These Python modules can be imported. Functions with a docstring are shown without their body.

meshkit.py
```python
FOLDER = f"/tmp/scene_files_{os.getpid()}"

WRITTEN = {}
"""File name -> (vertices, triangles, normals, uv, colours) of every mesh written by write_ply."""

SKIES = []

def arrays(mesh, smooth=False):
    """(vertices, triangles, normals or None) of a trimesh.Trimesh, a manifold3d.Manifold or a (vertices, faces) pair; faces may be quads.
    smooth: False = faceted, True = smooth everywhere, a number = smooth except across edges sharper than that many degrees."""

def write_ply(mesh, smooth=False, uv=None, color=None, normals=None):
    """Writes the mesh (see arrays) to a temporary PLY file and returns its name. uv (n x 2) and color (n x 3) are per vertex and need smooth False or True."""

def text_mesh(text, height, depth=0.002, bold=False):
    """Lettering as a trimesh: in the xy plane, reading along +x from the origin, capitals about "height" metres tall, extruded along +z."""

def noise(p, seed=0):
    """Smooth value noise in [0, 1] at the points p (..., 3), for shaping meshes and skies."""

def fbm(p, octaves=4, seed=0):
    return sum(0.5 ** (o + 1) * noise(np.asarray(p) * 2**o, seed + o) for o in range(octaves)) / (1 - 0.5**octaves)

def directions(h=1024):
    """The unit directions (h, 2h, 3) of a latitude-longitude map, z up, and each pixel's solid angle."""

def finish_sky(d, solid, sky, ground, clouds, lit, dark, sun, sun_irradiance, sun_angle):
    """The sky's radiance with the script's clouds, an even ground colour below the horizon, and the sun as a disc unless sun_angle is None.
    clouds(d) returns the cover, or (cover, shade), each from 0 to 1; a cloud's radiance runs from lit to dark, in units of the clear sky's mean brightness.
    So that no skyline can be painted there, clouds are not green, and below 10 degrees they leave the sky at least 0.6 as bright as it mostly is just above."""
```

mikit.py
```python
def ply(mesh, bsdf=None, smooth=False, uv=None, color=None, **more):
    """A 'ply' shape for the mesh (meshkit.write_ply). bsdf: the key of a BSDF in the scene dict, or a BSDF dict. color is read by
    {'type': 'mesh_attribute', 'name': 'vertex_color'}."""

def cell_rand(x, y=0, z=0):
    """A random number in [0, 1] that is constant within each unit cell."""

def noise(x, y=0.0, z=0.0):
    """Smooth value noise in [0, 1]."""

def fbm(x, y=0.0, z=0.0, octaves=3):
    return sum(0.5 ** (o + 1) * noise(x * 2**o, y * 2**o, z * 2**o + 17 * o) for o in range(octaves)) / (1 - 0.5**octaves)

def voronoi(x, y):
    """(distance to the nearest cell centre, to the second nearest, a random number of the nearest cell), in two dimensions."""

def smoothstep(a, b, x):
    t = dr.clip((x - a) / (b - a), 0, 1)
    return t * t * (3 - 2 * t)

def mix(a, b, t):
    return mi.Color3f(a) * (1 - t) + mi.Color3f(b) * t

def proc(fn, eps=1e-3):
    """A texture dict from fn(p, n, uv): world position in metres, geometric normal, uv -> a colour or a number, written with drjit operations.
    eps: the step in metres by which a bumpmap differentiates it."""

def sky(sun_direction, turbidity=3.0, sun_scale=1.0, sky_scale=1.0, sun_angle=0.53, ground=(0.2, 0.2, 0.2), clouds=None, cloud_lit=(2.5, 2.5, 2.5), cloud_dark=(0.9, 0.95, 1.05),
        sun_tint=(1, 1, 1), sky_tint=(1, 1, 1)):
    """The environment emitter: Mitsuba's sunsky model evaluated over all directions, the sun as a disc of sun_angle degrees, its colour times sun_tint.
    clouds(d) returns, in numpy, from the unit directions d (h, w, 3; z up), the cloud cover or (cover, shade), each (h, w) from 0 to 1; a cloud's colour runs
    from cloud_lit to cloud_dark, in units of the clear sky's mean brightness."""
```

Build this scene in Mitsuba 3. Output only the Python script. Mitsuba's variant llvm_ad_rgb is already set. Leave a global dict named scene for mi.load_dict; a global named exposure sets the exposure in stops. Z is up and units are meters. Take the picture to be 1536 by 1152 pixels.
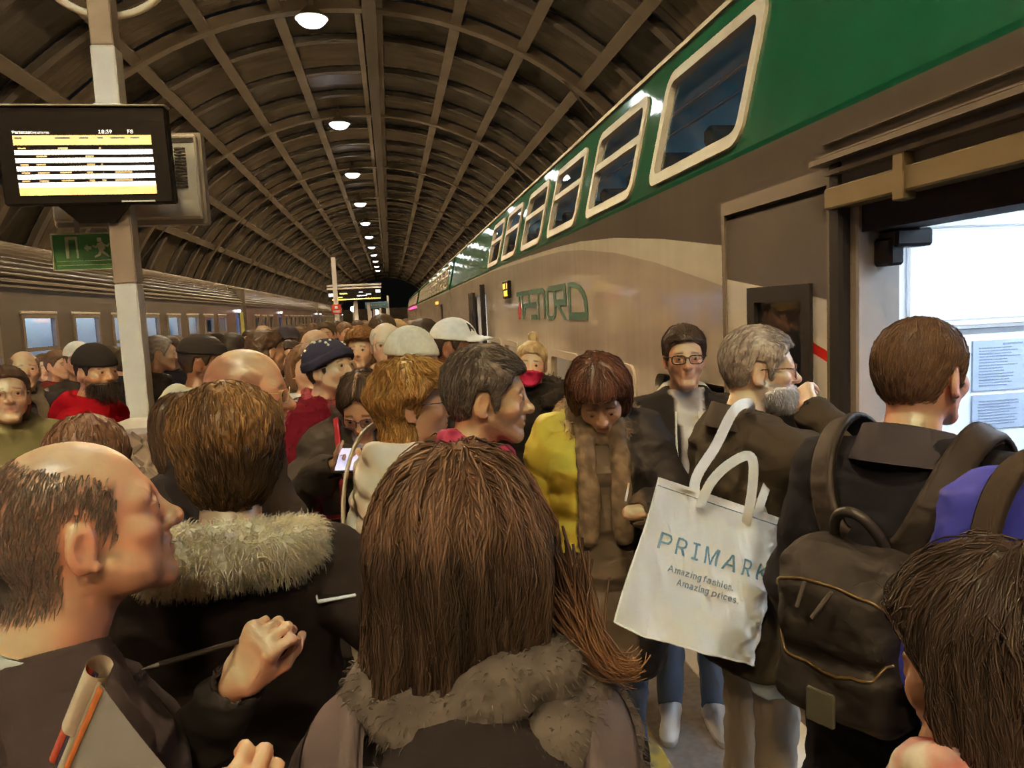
import math, random
import numpy as np, trimesh, mitsuba as mi, drjit as dr, mikit, meshkit
from shapely.geometry import Polygon, box as sbox
from shapely.ops import unary_union
from scipy.spatial import cKDTree
T = mi.ScalarTransform4f
scene, labels = {}, {}
PI = math.pi

# ---------------------------------------------------------------- camera, light, exposure
CAM = np.array([0.0, 0.0, 1.80])
FWD = np.array([0.15687597, 0.98272812, -0.09815996])
UPV = np.array([0.06185186, 0.08941941, 0.99407169])
scene['camera'] = {'type': 'perspective', 'fov': math.degrees(2 * math.atan(768 / 1110.0)), 'fov_axis': 'x', 'near_clip': 0.05, 'far_clip': 400.0,
                   'to_world': T().look_at(origin=CAM.tolist(), target=(CAM + FWD).tolist(), up=UPV.tolist())}
exposure = -0.25
LAMP = np.array([1.0, 0.655, 0.34]) * 1650.0       # roof lamps
INSIDE = np.array([0.80, 0.95, 1.12]) * 14.0       # vestibule ceiling light
DECK = np.array([0.50, 0.80, 1.15]) * 7.0          # fluorescent tubes of the passenger decks
CONC = 0.42
SCREEN = 2.6
scene['night_sky'] = {'type': 'constant', 'radiance': {'type': 'rgb', 'value': [0.0030, 0.0028, 0.0026]}}

# ---------------------------------------------------------------- materials
def rgb(c): return {'type': 'rgb', 'value': [float(x) for x in c]}
def mat(name, color, rough=0.6, metal=0.0, spec=0.5, bump=None, bscale=1.0, eps=1e-3, two=True, **kw):
    b = {'type': 'principled', 'base_color': color if isinstance(color, dict) else rgb(color), 'roughness': rough, 'metallic': metal, 'specular': spec, **kw}
    if metal: b.pop('specular')
    if bump is not None:
        b = {'type': 'bumpmap', 'arbitrary': mikit.proc(bump, eps), 'scale': bscale, 'bsdf': b}
    scene[name] = {'type': 'twosided', 'bsdf': b} if two else b
    return name
VC = {'type': 'mesh_attribute', 'name': 'vertex_color'}
mat('m_skin', VC, 0.34, spec=0.6)
mat('m_hair', VC, 0.42, spec=0.35)
mat('m_cloth', VC, 0.9, spec=0.06, bump=lambda p, n, uv: mikit.noise(p.x * 420, p.y * 420, p.z * 420) * 0.0007 + mikit.noise(p.x * 60, p.y * 60, p.z * 60) * 0.002, eps=8e-4)
mat('m_wool', VC, 0.95, spec=0.04, bump=lambda p, n, uv: mikit.fbm(p.x * 130, p.y * 130, p.z * 130, 2) * 0.006, eps=1.5e-3)
mat('m_nylon', VC, 0.55, spec=0.12, bump=lambda p, n, uv: mikit.fbm(p.x * 28, p.y * 28, p.z * 46, 2) * 0.006, eps=2e-3)
mat('m_leather', VC, 0.36, spec=0.5)
mat('m_plain', VC, 0.5, spec=0.4)
mat('m_leafrim', (0.075, 0.066, 0.05), 0.45)
mat('m_eye', VC, 0.08, spec=0.6)
mat('m_black', (0.007, 0.007, 0.0075), 0.45, spec=.15)
mat('m_rubber', (0.007, 0.007, 0.008), 0.6, spec=.12)
mat('m_gold', (0.75, 0.55, 0.25), 0.3, 1.0)
mat('m_steel', (0.55, 0.54, 0.52), 0.32, 1.0)
mat('m_rail', (0.24, 0.20, 0.11), 0.42, 0.9)
mat('m_white', (0.74, 0.72, 0.69), 0.5)
mat('m_cream', (0.70, 0.63, 0.52), 0.45)
mat('m_polewhite', (0.72, 0.69, 0.66), 0.5, bump=lambda p, n, uv: mikit.noise(p.x * 40, p.y * 40, p.z * 20) * 0.002)
mat('m_polegrey', (0.20, 0.18, 0.155), 0.5)
mat('m_iron', mikit.proc(lambda p, n, uv: mikit.mix((0.055, 0.047, 0.036), (0.09, 0.077, 0.06), mikit.fbm(p.x * 1.5, p.y * 1.5, p.z * 1.5))), 0.6, spec=.2)
mat('m_irondark', (0.018, 0.016, 0.013), 0.65)
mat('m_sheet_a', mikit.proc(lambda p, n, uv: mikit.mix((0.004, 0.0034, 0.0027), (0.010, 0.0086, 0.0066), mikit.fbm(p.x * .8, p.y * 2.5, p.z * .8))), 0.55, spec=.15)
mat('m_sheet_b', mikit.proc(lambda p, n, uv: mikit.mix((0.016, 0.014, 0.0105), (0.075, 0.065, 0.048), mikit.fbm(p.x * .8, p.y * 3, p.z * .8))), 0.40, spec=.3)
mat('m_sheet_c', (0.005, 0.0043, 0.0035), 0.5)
mat('m_floor', mikit.proc(lambda p, n, uv: mikit.mix((0.13, 0.12, 0.108), (0.20, 0.185, 0.165), mikit.fbm(p.x * 3, p.y * 3, 0, 4)) * (0.8 + 0.3 * mikit.noise(p.x * 60, p.y * 60))), 0.5,
    bump=lambda p, n, uv: mikit.fbm(p.x * 60, p.y * 60, 0, 2) * 0.004)
mat('m_yellow', mikit.proc(lambda p, n, uv: mikit.mix((0.50, 0.36, 0.06), (0.28, 0.22, 0.10), mikit.smoothstep(.45, .7, mikit.fbm(p.x * 9, p.y * 9, 0, 3)))), 0.55)
mat('m_ballast', mikit.proc(lambda p, n, uv: mikit.mix((0.03, 0.028, 0.025), (0.10, 0.09, 0.08), mikit.fbm(p.x * 12, p.y * 12))), 0.9)
mat('m_wall', mikit.proc(lambda p, n, uv: mikit.mix((0.10, 0.09, 0.075), (0.17, 0.15, 0.13), mikit.fbm(p.x, p.y, p.z))), 0.8)

def curve(y, pts):
    out = mi.Float(pts[0][1])
    for (a, b), (c, d) in zip(pts[:-1], pts[1:]):
        out = dr.select(y > a, b + (d - b) * dr.clip((y - a) / (c - a), 0, 1), out)
    return out
UP = [(-9, 1.70), (1.28, 1.78), (2.3, 1.92), (3.71, 2.09), (4.6, 2.215), (5.6, 2.325), (6.65, 2.40), (7.6, 2.435), (9.5, 2.475), (11.5, 2.50)]
LO = [(-9, 1.2), (2.0, 1.58), (3.72, 1.88), (4.7, 2.07), (5.6, 2.21), (6.6, 2.32), (7.4, 2.375), (8.2, 2.40), (10, 2.435), (12.5, 2.475)]
GREEN, GREY, WHITE, BEIGE = (0.0035, 0.040, 0.024), (0.058, 0.054, 0.050), (0.56, 0.53, 0.47), (0.36, 0.335, 0.30)
def livery(p, n, uv):
    dirt = mikit.fbm(p.y * 1.2, p.z * 5, 3.0, 3)
    streak = mikit.noise(p.y * 14, p.z * 0.8)
    c = mikit.mix(BEIGE, WHITE, mikit.smoothstep(-.003, .003, p.z - curve(p.y, LO)))
    c = mikit.mix(c, GREY, mikit.smoothstep(-.003, .003, p.z - curve(p.y, UP)))
    c = mikit.mix(c, GREEN, mikit.smoothstep(-.003, .003, p.z - 2.505))
    return c * (0.82 + 0.22 * dirt + 0.10 * streak)
mat('m_livery', mikit.proc(livery), 0.075, spec=0.3, bump=lambda p, n, uv: mikit.noise(p.x, p.y * 2.2, p.z * 3.2) * 0.004 + mikit.noise(p.x, p.y * 9, p.z * 11) * .0004, eps=4e-3)
def doorpaint(p, n, uv):
    # the leaf has slid 1.42 m along the coach, so its pattern sits 1.42 m away from the wall's
    u = p.y - 1.36
    top = curve(u, UP)
    c = mikit.mix(WHITE, GREY, mikit.smoothstep(-.003, .003, p.z - top))
    red = 1.560 + (p.y - 2.69) * 0.30
    return mikit.mix(c, (0.55, 0.015, 0.012), mikit.smoothstep(.024, .021, dr.abs(p.z - red)) * mikit.smoothstep(3.08, 3.04, p.y))
mat('m_doorpaint', mikit.proc(doorpaint), 0.25, spec=0.5, clearcoat=0.5, clearcoat_gloss=0.92)
def livery2(p, n, uv):
    dirt = mikit.fbm(p.y * 1.2, p.z * 5, 3.0, 3)
    c = mikit.mix(BEIGE, WHITE, mikit.smoothstep(-.004, .004, p.z - 2.44))
    c = mikit.mix(c, GREEN, mikit.smoothstep(-.004, .004, p.z - 2.505))
    return c * (0.82 + 0.25 * dirt)
mat('m_livery_far', mikit.proc(livery2), 0.075, spec=0.3, bump=lambda p, n, uv: mikit.noise(p.x, p.y * 2.2, p.z * 3.2) * 0.004, eps=4e-3)
mat('m_trainroof', (0.16, 0.18, 0.16), 0.45)
mat('m_frame', (0.34, 0.31, 0.25), 0.4)
mat('m_deckinside', (0.17, 0.38, 0.40), 0.7)
mat('m_seat', (0.02, 0.06, 0.09), 0.8)
mat('m_vest', (0.82, 0.85, 0.88), 0.4)
mat('m_ribbed', mikit.proc(lambda p, n, uv: mikit.mix((0.095, 0.087, 0.072), (0.15, 0.138, 0.115), mikit.fbm(p.y * .7, p.z * 6))), 0.33, 0.75)
mat('m_leftside', mikit.proc(lambda p, n, uv: mikit.mix((0.032, 0.028, 0.023), (0.047, 0.042, 0.034), mikit.fbm(p.y * .8, p.z * 4))), 0.28, spec=0.5, clearcoat=.4, bump=lambda p, n, uv: mikit.noise(p.x, p.y * 2, p.z * 3) * 0.006, eps=4e-3)
mat('m_leftframe', (0.085, 0.075, 0.06), 0.4)
mat('m_bluedoor', (0.05, 0.07, 0.22), 0.4)
mat('m_yellowgreen', (0.30, 0.32, 0.06), 0.4)
mat('m_leftin', (0.34, 0.42, 0.56), 0.7)
mat('m_logo', (0.02, 0.075, 0.055), 0.35)
mat('m_logored', (0.45, 0.03, 0.03), 0.35)
mat('m_exitgreen', (0.012, 0.10, 0.022), 0.5)
mat('m_exitwhite', (0.45, 0.48, 0.36), 0.5)
mat('m_signblue', (0.05, 0.16, 0.30), 0.5)
mat('m_red', (0.55, 0.03, 0.03), 0.5)
mat('m_bezel', (0.003, 0.0028, 0.0028), 0.5, spec=.1)
mat('m_cabinet', (0.40, 0.37, 0.32), 0.5)
mat('m_checker', mikit.proc(lambda p, n, uv: mikit.mix((0.30, 0.28, 0.25), (0.42, 0.39, 0.34), mikit.fbm(p.x * 20, p.y * 20, p.z * 20))), 0.4, 0.6)
mat('m_notice', (0.36, 0.42, 0.52), 0.7)
mat('m_noticeink', (0.20, 0.24, 0.32), 0.7)
mat('m_tote', mikit.proc(lambda p, n, uv: mikit.mix((0.84, 0.77, 0.70), (0.90, 0.85, 0.78), mikit.fbm(p.x * 8, p.y * 8, p.z * 8))), 0.6, bump=lambda p, n, uv: mikit.fbm(p.x * 22, p.y * 22, p.z * 14, 3) * 0.016, eps=3e-3)
mat('m_toteink', (0.10, 0.24, 0.38), 0.6)
mat('m_toteink_dark', (0.13, 0.20, 0.27), 0.6)
mat('m_bluebag', (0.50, 0.66, 0.82), 0.5, bump=lambda p, n, uv: mikit.fbm(p.x * 20, p.y * 20, p.z * 14, 3) * 0.02, eps=3e-3)
scene['m_glass'] = {'type': 'thindielectric', 'int_ior': 1.5}
scene['m_darkglass'] = {'type': 'twosided', 'bsdf': {'type': 'principled', 'base_color': rgb((.006, .007, .009)), 'roughness': 0.03, 'specular': 0.9}}

# ---------------------------------------------------------------- helpers
def put(key, mesh, bsdf, label=None, cat=None, group=None, kind=None, smooth=False, color=None, emit=None, **kw):
    if isinstance(mesh, list): mesh = trimesh.util.concatenate(mesh)
    base, n = key, 0
    while key in scene:
        n += 1; key = f'{base}_{n:03d}'
    d = mikit.ply(mesh, bsdf, smooth=smooth, color=color, **kw)
    if emit is not None: d['emitter'] = {'type': 'area', 'radiance': rgb(emit)}
    scene[key] = d
    note(key, label, cat, group, kind)
    return key
def reuse(key, src, to_world=None, **kw):
    base, n = key, 0
    while key in scene:
        n += 1; key = f'{base}_{n:03d}'
    scene[key] = {**scene[src]}
    if to_world is not None: scene[key]['to_world'] = to_world
    note(key, **kw)
    return key
def note(key, label=None, cat=None, group=None, kind=None):
    e = {k: v for k, v in (('label', label), ('category', cat), ('group', group), ('kind', kind)) if v}
    if e: labels.setdefault(key, {}).update(e)
_named = set()
def thing(key, label, cat, group=None):
    base, n = key, 0
    while key in _named:
        n += 1; key = f'{base}_{n:03d}'
    _named.add(key); note(key, label, cat, group)
    return key
def bx(x0, x1, y0, y1, z0, z1, b=0.0):
    if b <= 0:
        m = trimesh.creation.box((x1 - x0, y1 - y0, z1 - z0)); m.apply_translation(((x0 + x1) / 2, (y0 + y1) / 2, (z0 + z1) / 2)); return m
    P = []
    for i in (0, 1):
        for j in (0, 1):
            for k in (0, 1):
                c = np.array([(x0, x1)[i], (y0, y1)[j], (z0, z1)[k]]); s = np.array([1 - 2 * i, 1 - 2 * j, 1 - 2 * k]) * b
                for a in range(3):
                    q = c + s; q[a] = c[a]; P.append(q)
    return trimesh.Trimesh(np.array(P), process=False).convex_hull
def grid_mesh(P, closed_u=False, closed_v=False):
    P = np.asarray(P, float); a, b = P.shape[:2]; I = np.arange(a * b).reshape(a, b)
    U = np.concatenate([I, I[:1]]) if closed_u else I
    U = np.concatenate([U, U[:, :1]], 1) if closed_v else U
    q = np.stack([U[:-1, :-1], U[1:, :-1], U[1:, 1:], U[:-1, 1:]], -1).reshape(-1, 4)
    return trimesh.Trimesh(P.reshape(-1, 3), np.vstack([q[:, [0, 1, 2]], q[:, [0, 2, 3]]]), process=False)
def tube(pts, r, n=8, closed=False, caps=True, up=(0, 0, 1)):
    p = np.asarray(pts, float); r = np.broadcast_to(np.asarray(r, float), (len(p),))
    t = np.roll(p, -1, 0) - np.roll(p, 1, 0) if closed else np.gradient(p, axis=0)
    t /= np.maximum(np.linalg.norm(t, axis=1, keepdims=True), 1e-9)
    u = np.zeros_like(p); ref = np.array(up, float)
    if abs(t[0] @ ref) > .9: ref = np.array([1., 0, 0])
    v = ref - t[0] * (ref @ t[0]); v /= np.linalg.norm(v)
    for i in range(len(p)):
        v = v - t[i] * (v @ t[i]); v /= max(np.linalg.norm(v), 1e-9); u[i] = v
    w = np.cross(t, u); a = np.arange(n) * 2 * PI / n
    P = p[:, None] + r[:, None, None] * (np.cos(a)[None, :, None] * u[:, None] + np.sin(a)[None, :, None] * w[:, None])
    m = grid_mesh(P, closed_u=closed, closed_v=True)
    if caps and not closed:
        k = len(p) * n; V = np.vstack([m.vertices, p[0], p[-1]]); i = np.arange(n); j = (i + 1) % n
        F = np.vstack([m.faces, np.stack([np.full(n, k), i, j], 1)[:, ::-1], np.stack([np.full(n, k + 1), (len(p) - 1) * n + i, (len(p) - 1) * n + j], 1)])
        m = trimesh.Trimesh(V, F, process=False)
    m.invert(); return m
def prism(poly, d):
    """shapely polygon (x, y) extruded along +z by d"""
    gs = getattr(poly, 'geoms', [poly])
    return trimesh.util.concatenate([trimesh.creation.extrude_polygon(g, d, engine='earcut') for g in gs])
def frame_of(origin, ex, ey, ez):
    M = np.eye(4); M[:3, 0], M[:3, 1], M[:3, 2], M[:3, 3] = ex, ey, ez, origin; return M
def placed(m, M):
    m = m.copy(); m.apply_transform(M); return m
def rrect(x0, x1, y0, y1, r):
    return sbox(x0 + r, y0 + r, x1 - r, y1 - r).buffer(r, quad_segs=5)
def lathe(prof, n=24):
    prof = np.asarray(prof, float); a = np.arange(n) * 2 * PI / n
    P = np.stack([prof[:, None, 0] * np.cos(a), prof[:, None, 0] * np.sin(a), np.broadcast_to(prof[:, None, 1], (len(prof), n))], -1)
    return grid_mesh(P, closed_v=True)

# ---------------------------------------------------------------- the hall: floor, vault, walls
put('floor', bx(-4.72, 1.60, -26, 190, -.35, 0), 'm_floor', kind='structure', label='grey worn asphalt platform floor between the two trains')
put('floor__edge_stone', bx(1.36, 1.62, -26, 190, -.02, .006, .004), 'm_cream', label='pale stone edge of the platform')
put('floor__edge_stone', bx(-4.75, -4.5, -26, 190, -.02, .006, .004), 'm_cream')
put('floor__yellow_line', bx(.80, .98, -26, 190, -.02, .005, .003), 'm_yellow', label='worn yellow safety line')
put('floor__yellow_line', bx(-4.1, -3.92, -26, 190, -.02, .005, .003), 'm_yellow')
put('floor__track_bed', bx(-13.2, 13, -26, 190, -1.4, -1.15), 'm_ballast')
AX, AZ, AR = -0.70, -0.70, 12.2
def arc(a, r=AR, y=0.0):
    a = math.radians(a); return np.array([AX + r * math.sin(a), y, AZ + r * math.cos(a)])
put('wall_left', bx(-13.3, -12.75, -26, 190, -1.3, 1.7), 'm_wall', kind='structure')
put('wall_right', bx(11.35, 11.9, -26, 190, -1.3, 1.7), 'm_wall', kind='structure')
RING0, BAY, NB = -24.15, 12.0, 18
PURL = [-76, -64.5, -53, -42, -31, -20.5, -10, 1.4, 4.6, 16, 26.5, 37, 48, 59, 70, 82]
note('ceiling', 'dark arched iron and sheet metal train shed vault', kind='structure')
# arched ribs, one per bay, doubled by a thinner chord below
ang = np.linspace(-80, 86, 44)
def rib_mesh(r0, r1, w):
    P = [[arc(a, r, y) for r, y in ((r0, -w), (r0, w), (r1, w), (r1, -w))] for a in ang]
    return grid_mesh(P, closed_v=True)
rib = rib_mesh(AR - .34, AR - .06, .11); rib = trimesh.util.concatenate([rib, rib_mesh(AR - .42, AR - .34, .17)])
first = None
for k in range(NB):
    M = T().translate([0, RING0 + BAY * k, 0])
    if first is None: first = put('ceiling__arched_rib', rib, 'm_iron', to_world=M)
    else: reuse('ceiling__arched_rib', first, M)
# longitudinal purlins
for a in PURL:
    w = .17 if a not in (1.4, 4.6) else .10
    da = math.degrees(w / AR)
    P = [[arc(b, r, y) for b, r in ((a - da, AR - .36), (a + da, AR - .36), (a + da, AR - .12), (a - da, AR - .12))] for y in (-26, 192)]
    put('ceiling__purlin', grid_mesh(P, closed_v=True), 'm_iron')
# secondary ribs: two between each pair of arched ribs
sec = rib_mesh(AR - .22, AR - .02, .16)
first = None
for k in range(NB - 1):
    for q in (3.1, 6.4, 9.4):
        M = T().translate([0, RING0 + BAY * k + q, 0])
        if first is None: first = put('ceiling__cross_beam', sec, 'm_irondark', to_world=M)
        else: reuse('ceiling__cross_beam', first, M)
# corrugated sheets and louvred lights between the beams, ridges running round the vault
def sheet(a0, a1, y0, y1, amp, ny, na=3, sag=0.0):
    P = []
    for i in range(2 * ny + 1):
        y = y0 + (y1 - y0) * i / (2 * ny)
        P.append([arc(a0 + (a1 - a0) * j / (na - 1), AR + .02 - (amp if i % 2 else 0) - sag * (j == (na - 1) // 2), y) for j in range(na)])
    return grid_mesh(P)
rnd = random.Random(3)
SEG = [(0.15, 2.95), (3.25, 6.25), (6.55, 9.25), (9.55, 11.85)]
LIT = {0: .018, 1: .06, 2: .018, 3: .05}
far_sheets = []
edges = [-80] + PURL + [86]
src = {}
count = 0
for ia in range(len(edges) - 1):
    a0, a1 = edges[ia], edges[ia + 1]
    for s, (q0, q1) in enumerate(SEG):
        louvre = s in (1, 3) and abs((a0 + a1) / 2 - 3) > 6
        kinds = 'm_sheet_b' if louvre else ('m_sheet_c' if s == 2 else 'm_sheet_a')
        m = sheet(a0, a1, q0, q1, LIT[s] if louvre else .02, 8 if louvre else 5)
        for k in range(NB - 1):
            y = RING0 + BAY * k
            vis = 2 <= k <= 5 and -66 < (a0 + a1) / 2 < 72
            if vis and count < 290:
                count += 1
                M = T().translate([0, y, 0])
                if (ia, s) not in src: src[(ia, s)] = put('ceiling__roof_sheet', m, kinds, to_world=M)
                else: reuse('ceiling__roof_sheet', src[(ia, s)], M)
            else:
                far_sheets.append((kinds, placed(m, trimesh.transformations.translation_matrix([0, y, 0]))))
for kd in ('m_sheet_a', 'm_sheet_b', 'm_sheet_c'):
    put('ceiling__distant_sheet', [m for k2, m in far_sheets if k2 == kd], kd, kind='stuff')
# service duct and cable tray under the ridge
put('ceiling__ridge_walkway', [bx(AX + .45, AX + .85, -26, 150, AZ + AR - .75, AZ + AR - .68)] + [bx(AX + .55, AX + .75, y, y + .5, AZ + AR - .66, AZ + AR - .1) for y in np.arange(-20, 150, 3.)], 'm_irondark')
# tie rods on the right side of the vault
for k in range(2, 8):
    y = RING0 + BAY * k
    put('ceiling__tie_rod', tube([arc(34, AR - .4, y), arc(66, AR - .4, y)], .03, 6), 'm_irondark')
    put('ceiling__tie_rod', tube([arc(-34, AR - .4, y), arc(-66, AR - .4, y)], .03, 6), 'm_irondark')
# far gable: open night above a dark end screen
put('wall_far', bx(-13, 11.8, 191, 191.3, -1.3, 4.0), 'm_wall', kind='structure')
put('wall_back', bx(-13.2, 11.8, -26.6, -26.2, -1.3, 12.0), 'm_wall', kind='structure')

# roof lamps: shallow reflector bowl, glowing disc, stem
bowl = lathe([(.05, .34), (.12, .34), (.20, .26), (.40, .06), (.47, 0), (.485, -.02), (.47, -.03), (.43, -.012), (.0, -.012)])
disc = lathe([(.0, -.25), (.16, -.235), (.30, -.18), (.39, -.10), (.425, 0)], 20)
if disc.face_normals[:, 2].mean() > 0: disc.invert()
stem = trimesh.util.concatenate([tube([(0, 0, .3), (0, 0, .78)], .035), bx(-.10, .10, -.14, .14, .30, .48, .02)])
lamp_src = None
ordinal = ['nearest', 'second', 'third', 'fourth', 'fifth', 'sixth', 'seventh', 'eighth', 'ninth']
for k in range(-2, 11):
    y = 23.15 + BAY * k
    if k < 0: lab = 'bright round roof lamp above the crowd, behind the photographer' if k == -2 else 'bright round roof lamp overhead, nearer than the big one in view'
    elif k < 9: lab = f'bright white round lamp under the vault, {ordinal[k]} in the row running into the distance'
    else: lab = f'tiny far lamp, {["tenth", "eleventh"][k - 9]} in the row at the dark end of the vault'
    t = thing('roof_lamp', lab, 'lamp', 'row of lamps under the vault')
    M = T().translate([-1.72, y, 10.58])
    if lamp_src is None:
        lamp_src = t
        put(t + '__reflector', bowl, 'm_iron', to_world=M, smooth=30)
        put(t + '__stem', stem, 'm_iron', to_world=M)
        put(t + '__diffuser', disc, 'm_white', to_world=M @ T().translate([0, 0, -.018]), emit=LAMP)
    else:
        reuse(t + '__reflector', lamp_src + '__reflector', M); reuse(t + '__stem', lamp_src + '__stem', M)
        reuse(t + '__diffuser', lamp_src + '__diffuser', M @ T().translate([0, 0, -.018]))

# concourse lamps at the head of the platform, behind the photographer
for q, (x, y, z, lab) in enumerate(((.55, -5.6, 8.2, 'round concourse lamp hanging behind the photographer, nearer the double-deck train'), (-3.4, -6.6, 8.2, 'round concourse lamp hanging behind the photographer, nearer the grey train'))):
    t = thing('concourse_lamp', lab, 'lamp', 'concourse lamps')
    M = T().translate([x, y, z]) @ T().rotate([1, 0, 0], 38)
    reuse(t + '__reflector', lamp_src + '__reflector', M); reuse(t + '__stem', lamp_src + '__stem', M)
    scene[t + '__diffuser'] = {**scene[lamp_src + '__diffuser'], 'to_world': M @ T().translate([0, 0, -.018]), 'emitter': {'type': 'area', 'radiance': rgb(LAMP * CONC)}}

# ---------------------------------------------------------------- double-deck train on the right
SX = 1.75
LEAN = np.array([.215, 0, .91]); LEAN /= np.linalg.norm(LEAN)
def Mlow(x=SX): return frame_of((x, 0, 0), (0, 1, 0), (0, 0, 1), (1, 0, 0))
def Mup(off=0.0):
    n = np.cross((0, 1, 0), LEAN); return frame_of(np.array([SX, 0, 2.53]) + n * off, (0, 1, 0), LEAN, n)
def roof_profile():
    a = [(1.965, 3.44), (2.02, 3.52), (2.16, 3.62), (2.5, 3.74), (3.15, 3.80), (3.8, 3.74), (4.14, 3.62), (4.28, 3.52), (4.335, 3.44)]
    return a
WIN = [(3.50, 4.82, 1)] + [(y, y + 1.27, 2) for y in (5.18, 6.83, 8.48, 10.21, 11.84)]
FARW = [(y, y + 1.27, 2) for y in np.arange(0.9, 24.5, 1.68)]
def window(t, y0, y1, v0, v1, M, bars, frame_mat='m_frame', name='window', r=.11, fw=.075, glass='m_glass', fmtx=None):
    ring = rrect(y0, y1, v0, v1, r).difference(rrect(y0 + fw, y1 - fw, v0 + fw, v1 - fw, r * .6))
    base = t + '__' + name; key, n = base, 0
    while key + '__frame' in scene: n += 1; key = f'{base}_{n:03d}'
    put(key + '__frame', placed(prism(ring, .045), M @ trimesh.transformations.translation_matrix([0, 0, -.018])), frame_mat)
    put(key + '__pane', placed(prism(rrect(y0 + fw * .8, y1 - fw * .8, v0 + fw * .8, v1 - fw * .8, r * .6), .001), M @ trimesh.transformations.translation_matrix([0, 0, .012])), glass)
    if bars == 2:
        vm = v0 + (v1 - v0) * .58
        put(key + '__middle_bar', placed(prism(sbox(y0 + fw * .9, vm - .035, y1 - fw * .9, vm + .03), .04), M @ trimesh.transformations.translation_matrix([0, 0, -.016])), frame_mat)
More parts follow.
